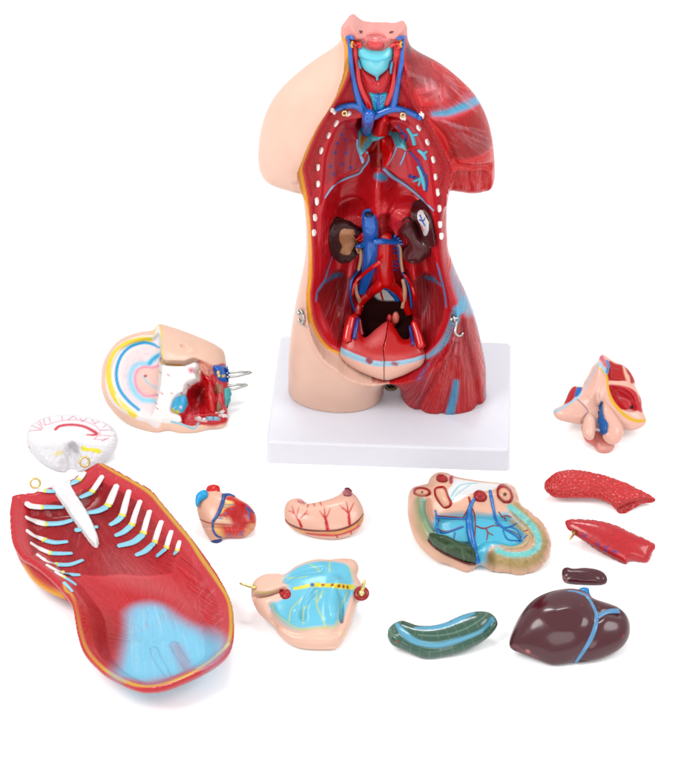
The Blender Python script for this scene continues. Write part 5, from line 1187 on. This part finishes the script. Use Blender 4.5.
    for nm, m_, L in (('vein_branch', solid('mesentery_blue', (10, 125, 205), rough=.25), [(z([(322,160),(300,200),(296,250),(300,310),(315,380),(330,440)]), [3, 5, 8, 9, 8, 7]), (z([(160,245),(220,250),(290,252)]), 2.4), (z([(150,215),(158,250),(158,310),(180,335)]), [2, 3, 2.4, 2]), (z([(160,305),(200,310),(270,285)]), [2, 2, 2]), (z([(235,310),(228,345)]), 1.6), (z([(385,132),(392,170),(402,220),(410,255),(440,290),(490,320),(522,350)]), [3.6, 4, 3.4, 3, 2.6, 2.2, 1.6]), (z([(410,270),(450,290),(500,270)]), [2.4, 2, 1.2]), (z([(440,300),(460,340),(515,345)]), [1.6, 1.6, 1.2]), (z([(470,285),(500,300),(518,330)]), 1.4), (z([(528,335),(545,320)]), 1)]),
                      ('artery_branch', solid('mesentery_red', (170, 30, 52), rough=.25), [(z([(294,158),(300,190),(285,220),(268,250)]), [2, 2.4, 1.6, 1.2]), (z([(300,190),(318,230),(322,290),(318,345)]), 1.4), (z([(150,238),(220,243),(268,248)]), 1.2), (z([(168,255),(158,290),(200,306),(268,282)]), 1.2), (z([(322,280),(350,292),(372,290),(400,280),(430,285)]), [1.4, 1.6, 1.4, 1, .8]), (z([(365,290),(375,310),(370,345)]), [1.6, 1.6, .8]), (z([(378,310),(398,322)]), 1), (z([(422,222),(435,240),(452,250)]), 1.2), (z([(432,245),(455,238),(475,245)]), 1.2), (z([(445,250),(455,262)]), 1), (z([(385,135),(392,200)]), 1), (z([(440,290),(500,315),(520,345)]), .8), (z([(528,305),(545,300)]), .9)])):
        for P, w_ in L: vessel(b, nm, P, np.array(w_)*.72, m_, R, lift=.004)
intestine()
# ---------------------------------------------------------------- pelvic block
def pelvic_block():
    z = lambda p: Z(545, 350, p, 6.218)
    OUT = z([(50,392),(62,366),(112,338),(150,255),(178,226),(228,230),(242,200),(290,130),(328,72),(342,38),(368,30),(420,68),(490,100),(532,140),(558,190),(566,235),(598,300),(606,370),(630,440),(604,478),(535,500),(470,490),(400,500),(300,480),(222,462),(150,450),(80,432)])
    fr = lie(600, 412, 30, OUT, .45, .26, -.09)
    def mod(A, B, H, f, s, phi):
        sh = s.shape[:2]; XY = np.stack(np.broadcast_arrays(A[:, :, 0], B[:, :, 0]), -1).reshape(-1, 2)
        def sd(P, pl=.1): return sdist(XY, spline(fr.ab(z(P), pl), True, 5)).reshape(sh)[:, :, None]
        def pd(P, pl=.12): return seg_dist(XY, spline(fr.ab(z(P), pl), False, 5))[0].reshape(sh)[:, :, None]
        bowl = sd([(390,220),(440,222),(530,240),(590,300),(600,390),(560,405),(480,390),(420,320)]); up_ = sd([(392,80),(440,90),(500,105),(550,180),(545,215),(500,205),(392,190)])
        lim = .14-.12*smooth(bowl, -.01, .10)-.06*smooth(up_, -.01, .05)
        lim = np.where((bowl > -.01) | (up_ > -.01), lim, 9)
        f = np.maximum(f, (H-lim))
        return f-.03*np.exp(-(pd([(340,100),(330,200),(300,290)])/.06)**2)*(H > 0)+.008*np.exp(-(pd([(200,305),(265,380),(240,420)])/.015)**2)*(H > 0)
    b = sculpt(fr, OUT, k=.62, kb=.45, lam=.26, vox=.008, mod=mod, base=(248, 194, 176))
    red = b.region(z([(388,222),(440,216),(530,236),(572,270),(604,330),(606,385),(570,378),(520,370),(470,370),(420,310)]), (206, 54, 68), .8)
    r2 = b.region(z([(396,70),(440,86),(500,104),(545,160),(562,205),(530,210),(500,192),(440,194),(388,188)]), (190, 36, 52), .8)
    b.stroke(z([(490,105),(505,150),(520,195),(540,225),(570,260),(590,320)]), [3, 3.6, 3.4, 3, 1.6, 1], (246, 186, 165), .8); b.stroke(z([(384,200),(440,198),(500,215)]), 2.6, (246, 190, 170), .8); b.stroke(z([(515,160),(520,215)]), 3.6, (246, 186, 165), .8)
    b.stroke(z([(335,98),(360,130),(384,172),(392,240),(410,300),(450,360),(510,415),(570,440),(628,438)]), [3, 3, 2.6, 2.2, 3, 3.4, 3.4, 3.2, 2.4], (238, 186, 50), .6)
    b.stroke(z([(330,80),(355,105),(380,140)]), 3.6, (176, 214, 236), .8); b.stroke(z([(385,66),(392,100),(386,140)]), [3, 3.8, 3], (90, 146, 196), .7); b.stroke(z([(345,42),(358,60),(375,95)]), 4.5, (222, 112, 134), .8)
    b.stroke(z([(325,95),(290,160),(250,235)]), 2, (180, 214, 236), .8); b.stroke(z([(56,386),(120,352),(195,300),(225,262)]), 2.8, (170, 212, 236), .7)
    b.region(z([(180,228),(196,230),(185,290),(150,325),(118,332),(150,260)]), (196, 30, 46), .6); b.region(z([(200,232),(232,236),(212,278),(184,290)]), (10, 112, 190), .5)
    b.mix(b.wstroke(z([(202,308),(235,340),(266,378),(250,405),(240,420)]), .9, .5)*.8, (110, 110, 160))
    b.dot(z([(539,356)])[0], 2.1, (40, 8, 14), .5)
    for P in ([(440,250),(470,290),(540,320)], [(420,270),(470,310)], [(460,245),(520,280),(560,330)]): b.mix(b.wstroke(z(P), 1.2, 1)*.6, (228, 110, 112))
    b.label_faces(np.maximum(red, r2), 1)
    R = root_at(b, 'pelvic_block', 'flesh coloured male pelvic section with a red bowl and yellow edge, right of the plinth', 'anatomical insert')
    b.emit('block', PM, R, {0: 'skin', 1: 'muscle_bowl'})
    def lump(P, h, k, lam, nm, base, parent=R):
        P2 = z(P); o = fr.w([*fr.ab([P2[0]], h)[0], h]); f3 = Frame(o, fr.e1, fr.e2); q = sculpt(f3, P2, k=k, lam=lam, vox=.0075, base=base, clipz=0.0); return q
    q = lump([(360,330),(400,350),(450,420),(488,490),(480,545),(440,585),(395,580),(360,545),(340,470),(335,380)], .14, .75, .2, 'scrotum', (248, 190, 172)); q.stroke(z([(405,360),(455,430),(485,500)]), 1, (240, 170, 150), 1)
    sc = q.emit('scrotum', PM, R); rr = relief(q, z([(322,335),(345,328),(356,360),(365,420),(388,460),(382,515),(360,525),(342,500),(335,440)]), k=.4, lam=.06, base=(20, 120, 205), fr=fr, off=.03); rr.stipple(26, .9, np.ones(len(rr.V))); rr.emit('duct_coil', PM, sc)
    q = lump([(262,400),(300,410),(316,450),(312,520),(298,555),(262,555),(236,520),(236,460)], .17, .85, .2, 'shaft', (249, 196, 178)); q.emit('shaft', PM, R)
    q = lump([(312,275),(335,272),(342,300),(345,340),(325,345),(308,320)], .16, .8, .1, 'cord', (249, 200, 182)); q.emit('cord', PM, R)
    q = lump([(228,470),(300,500),(380,520),(430,580),(422,620),(382,642),(330,632),(298,592),(248,560)], .02, .7, .2, 'scrotum_back', (228, 130, 120)); q.region(z([(330,600),(420,590),(425,640),(330,645)]), (246, 180, 165), 3); q.emit('back_fold', PM, R)
pelvic_block()

# ---------------------------------------------------------------- lungs
def lungs():
    z = lambda p: Z(540, 465, p, 5.7)
    lm = paint_mat('lung_paint', rough=.3, coat=.5, grain=.15, fd=.03)
    def cell(b, amp):                     # crazed lobules pressed into the surface
        V = b.L; pts = rng.uniform(V.min(0)-.02, V.max(0)+.02, (900, 3)); d1 = np.full(len(V), 9.0); d2 = np.full(len(V), 9.0)
        for p in pts:
            d = np.sqrt(((V-p)**2*np.array([1, 1.3, 1])).sum(1)); m = d < d1; d2 = np.where(m, d1, np.minimum(d2, d)); d1 = np.where(m, d, d1)
        e = np.exp(-((d2-d1)/.011)**2); b.V = b.V-b.N*(e*amp)[:, None]; b.mix(e*.3, (150, 16, 34)); return e
    OUT = z([(20,120),(40,80),(80,45),(140,28),(220,30),(330,50),(450,85),(540,125),(620,165),(665,200),(640,215),(580,222),(530,250),(470,285),(450,275),(415,235),(370,207),(300,190),(200,188),(100,186),(50,165)])
    fr = lie(597, 492, 25, OUT, .6, .2, .02)
    def mod(A, B, H, f, s, phi):
        c = fr.ab(z([(440,285),(500,225),(640,200)]), .1); XY = np.stack(np.broadcast_arrays(A[:, :, 0], B[:, :, 0]), -1).reshape(-1, 2)
        d = seg_dist(XY, spline(c, False, 5))[0].reshape(s.shape[:2])[:, :, None]; return f+.035*np.exp(-(d/.03)**2)*(H > 0)
    b = sculpt(fr, OUT, k=.62, kb=.6, lam=.2, vox=.008, mod=mod, base=(222, 40, 58)); cell(b, .0065)
    b.region(z([(440,280),(430,245),(480,210),(560,185),(620,185),(560,220),(480,270)]), (190, 22, 40), 3)
    b.stipple(20, .2, np.ones(len(b.V))); R = root_at(b, 'lung_half', 'crimson lung half with crackled surface, the upper one with a rounded left end', 'anatomical lung', 'red lung halves'); b.emit('lung', lm, R)
    OUT = z([(140,322),(170,308),(240,310),(330,318),(430,345),(540,395),(620,430),(662,462),(640,505),(608,556),(520,546),(490,571),(468,562),(350,500),(240,428),(170,378),(148,352)])
    fr = lie(610, 542, 25, OUT, .5, .16, .02)
    edge = z([(140,330),(200,375),(300,428),(400,480),(470,520),(525,548),(608,560)])
    ep = spline(fr.ab(edge, .12), False, 6)
    def mod2(A, B, H, f, s, phi):
        yy = np.interp(A, ep[:, 0], ep[:, 1]); side = .12+(B-yy)*1.6
        g = fr.ab(z([(600,430),(570,545)]), .1)
        return np.maximum(f, (H-np.where(B < yy, side, 9))*.7)
    b = sculpt(fr, OUT, k=.7, kb=.5, lam=.18, vox=.008, mod=mod2, base=(208, 44, 64)); e = cell(b, .006)
    b.V = b.V; low = b.wpoly(z([(135,335),(200,380),(300,433),(400,485),(470,525),(520,552),(495,620),(300,560),(120,420)]), 1, smooth_=False, plane=.10); b.mix(low, (160, 34, 58)); b.mix(b.wstroke(edge, 2, 1)*.6, (232, 90, 100))  # edge stroke is a highlight painted along the flat side
    for P in ([(240,395),(262,412)], [(248,412),(262,398)], [(318,440),(335,462)], [(318,455),(338,445)], [(368,460),(375,490)], [(362,475),(390,465)], [(370,495),(385,488)], [(412,485),(440,500)], [(420,500),(436,490)]): b.stroke(z(P), 1.4, (90, 70, 150), .5)
    b.label_faces(low, 1)
    R = root_at(b, 'lung_half', 'crimson lung wedge with a flat side and small brass pin, above the dark liver', 'anatomical lung', 'red lung halves')
    b.emit('lung', lm, R, {0: 'lung', 1: 'flat_side'})
    a = b.hit(*z([(198, 384)])[0])[0]; c = fr.w([*fr.ab(z([(170, 424)]), .16)[0], .16]); t = np.linspace(0, 1, 5)[:, None]
    add_mesh('brass_pin', *merge([tube_mesh(a*(1-t)+c*t, [.03, .014, .012, .012, .008], 12), tube_mesh(np.array([a-fr.e1*.03+fr.e2*.01, a+fr.e1*.03+fr.e2*.02]), .01)]), BRASS, R)
lungs()

# ---------------------------------------------------------------- liver and gallbladder-like piece
def liver():
    z = lambda p: Z(505, 560, p, 5.26)
    OUT = z([(30,440),(48,390),(98,300),(150,230),(210,187),(290,160),(370,158),(430,178),(470,212),(540,233),(600,255),(645,300),(659,360),(645,420),(600,470),(520,510),(440,530),(350,538),(250,546),(180,522),(80,482),(40,466)])
    fr = lie(570, 630, 26, OUT, .6, .36, .03)
    def mod(A, B, H, f, s, phi):
        XY = np.stack(np.broadcast_arrays(A[:, :, 0], B[:, :, 0]), -1).reshape(-1, 2)
        def pd(P, pl=.2): return seg_dist(XY, spline(fr.ab(z(P), pl), False, 5))[0].reshape(s.shape[:2])[:, :, None]
        g = .012*np.exp(-(pd([(470,225),(482,300),(465,370),(430,440),(370,530)])/.05)**2)+.012*np.exp(-(pd([(482,300),(530,272),(600,262)])/.04)**2)
        g = g-.045*np.exp(-(pd([(200,300),(260,330),(330,330)])/.2)**2)
        return f+g*(H > 0)
    lp = paint_mat('liver_gloss', rough=.28, coat=.5, grain=.05)
    b = sculpt(fr, OUT, k=.78, kb=.6, lam=.36, vox=.0105, mod=mod, base=(88, 44, 52))
    b.mix(.3*b.wpoly(z([(60,400),(110,300),(200,220),(300,190),(360,300),(330,450),(150,480)]), 12), (88, 38, 48))
    for q, r_, c_ in (((120,482), 2, (216, 130, 120)), ((404,236), 1.0, (140, 40, 50)), ((622,398), 1.2, (150, 30, 50))): b.dot(z([q])[0], r_, c_, 1.2)
    b.stroke(z([(50,450),(90,474),(170,512)]), 1.6, (140, 66, 70), 1.5)
    R = root_at(b, 'liver', 'large glossy maroon liver with pale blue ligament lines, at the lower right corner', 'anatomical liver')
    b.emit('liver', lp, R)
    lb = solid('ligament_blue', (98, 152, 196), rough=.3)
    vessel(b, 'ligament', z([(425,188),(455,232),(478,298),(466,368),(432,440),(368,532)]), [3, 3.6, 4.6, 5, 5, 4.6], lb, R, flat=.3, lift=.0); vessel(b, 'ligament', z([(480,302),(525,276),(560,268),(598,268)]), [4.6, 4.4, 4.6, 4.8], lb, R, flat=.3, lift=.0)
    vessel(b, 'ligament', z([(330,163),(375,168),(425,188)]), [1.6, 2.2, 3], lb, R, flat=.5)
    f3 = Frame(fr.w([*fr.ab(z([(415,178)]), .02)[0], .02]), fr.e1, fr.e2)
    c = sculpt(f3, z([(374,170),(390,150),(415,142),(442,150),(448,175),(462,208),(440,212),(405,192)]), k=.8, lam=.1, vox=.008, base=(34, 140, 205)); c.mix(.5*c.wstroke(z([(400,160),(420,185)]), 2, 1), (80, 190, 235)); c.emit('vein_stump', paint_mat(), R)
    OUT = z([(298,78),(302,50),(325,38),(360,46),(420,42),(480,50),(520,68),(539,100),(526,124),(480,131),(400,128),(330,120),(306,105)])
    fr = lie(584, 576, 22, OUT, .7, .15, .02)
    def mod3(A, B, H, f, s, phi):
        XY = np.stack(np.broadcast_arrays(A[:, :, 0], B[:, :, 0]), -1).reshape(-1, 2); d = seg_dist(XY, spline(fr.ab(z([(325,75),(370,62),(420,80),(470,60),(500,75)]), .1), False, 5))[0].reshape(s.shape[:2])[:, :, None]
        return f+.001*np.exp(-(d/.02)**2)*(H > 0)
    b = sculpt(fr, OUT, k=.7, kb=.7, lam=.15, vox=.007, mod=mod3, base=(88, 42, 52)); b.stroke(z([(300,82),(318,100),(328,116)]), 1.4, (170, 110, 110), .8)
    R = root_at(b, 'spleen', 'small dark maroon bean shaped spleen just above the liver', 'anatomical spleen'); b.emit('spleen', lp, R)
liver()

# ---------------------------------------------------------------- green colon piece
def colon():
    z = lambda p: Z(380, 600, p, 5.472)
    OUT = z([(40,182),(50,150),(80,125),(120,112),(160,124),(210,140),(280,140),(350,125),(430,90),(500,68),(560,62),(610,75),(640,108),(642,142),(604,192),(540,240),(450,282),(350,307),(270,319),(215,311),(130,272),(70,247),(45,215)])
    fr = lie(442, 636, 30, OUT, .8, .2, .02)
    sp_ = spline(fr.ab(z([(75,180),(120,205),(200,232),(280,240),(380,222),(470,185),(560,140),(615,112)]), .1), False, 8)
    def mod(A, B, H, f, s, phi):
        XY = np.stack(np.broadcast_arrays(A[:, :, 0], B[:, :, 0]), -1).reshape(-1, 2); _, par = seg_dist(XY, sp_); par = par.reshape(s.shape[:2])[:, :, None]
        q = np.abs(np.sin(par*math.pi/4.6)); P = fr.ab(z([(70,140),(120,180),(180,225),(250,245),(330,245),(420,222),(500,195),(580,150),(615,100)]), .15)
        d = seg_dist(XY, spline(P, False, 5))[0].reshape(s.shape[:2])[:, :, None]
        return f+.0035*np.exp(-(q/.22)**2)*smooth(d, .03, .07)*smooth(phi, .012, .04)+.005*np.exp(-(d/.03)**2)*(H > 0)
    b = sculpt(fr, OUT, k=.85, kb=.8, lam=.2, vox=.0085, mod=mod, base=(66, 100, 84))
    b.stroke(z([(90,128),(115,165),(170,215),(240,240),(320,246),(400,228),(480,202),(560,165),(612,108)]), [3, 6, 6, 5, 5, 5, 4, 3.6, 5], (104, 178, 208), 1)
    b.stroke(z([(196,152),(280,148),(360,132),(440,98),(505,72)]), [3, 7, 8, 8, 5], (108, 182, 214), 1.4)
    _, par = seg_dist(b.L[:, :2], sp_); q = np.abs(np.sin(par*math.pi/4.6)); gr = b.col[:, 1] < 1.5*b.col[:, 2]+9
    green = np.clip(1-np.abs(b.col-C_(66, 100, 84)).sum(1)*12, 0, 1); b.mix(np.exp(-(q/.10)**2)*.3*green, (150, 180, 160))
    b.mix(b.wstroke(z([(210,190),(300,195),(400,180),(480,150),(560,100),(585,75)]), 1, .5)*.5, (150, 180, 160))
    b.dot(z([(92,228)])[0], 1.2, (180, 70, 50)); b.dot(z([(390,115)])[0], .8, (40, 90, 130))
    R = root_at(b, 'colon_piece', 'curved dark green colon piece with two sky blue bands, left of the liver', 'anatomical colon'); b.emit('colon', paint_mat('colon_gloss', rough=.25, coat=.6, grain=.08), R)
colon()
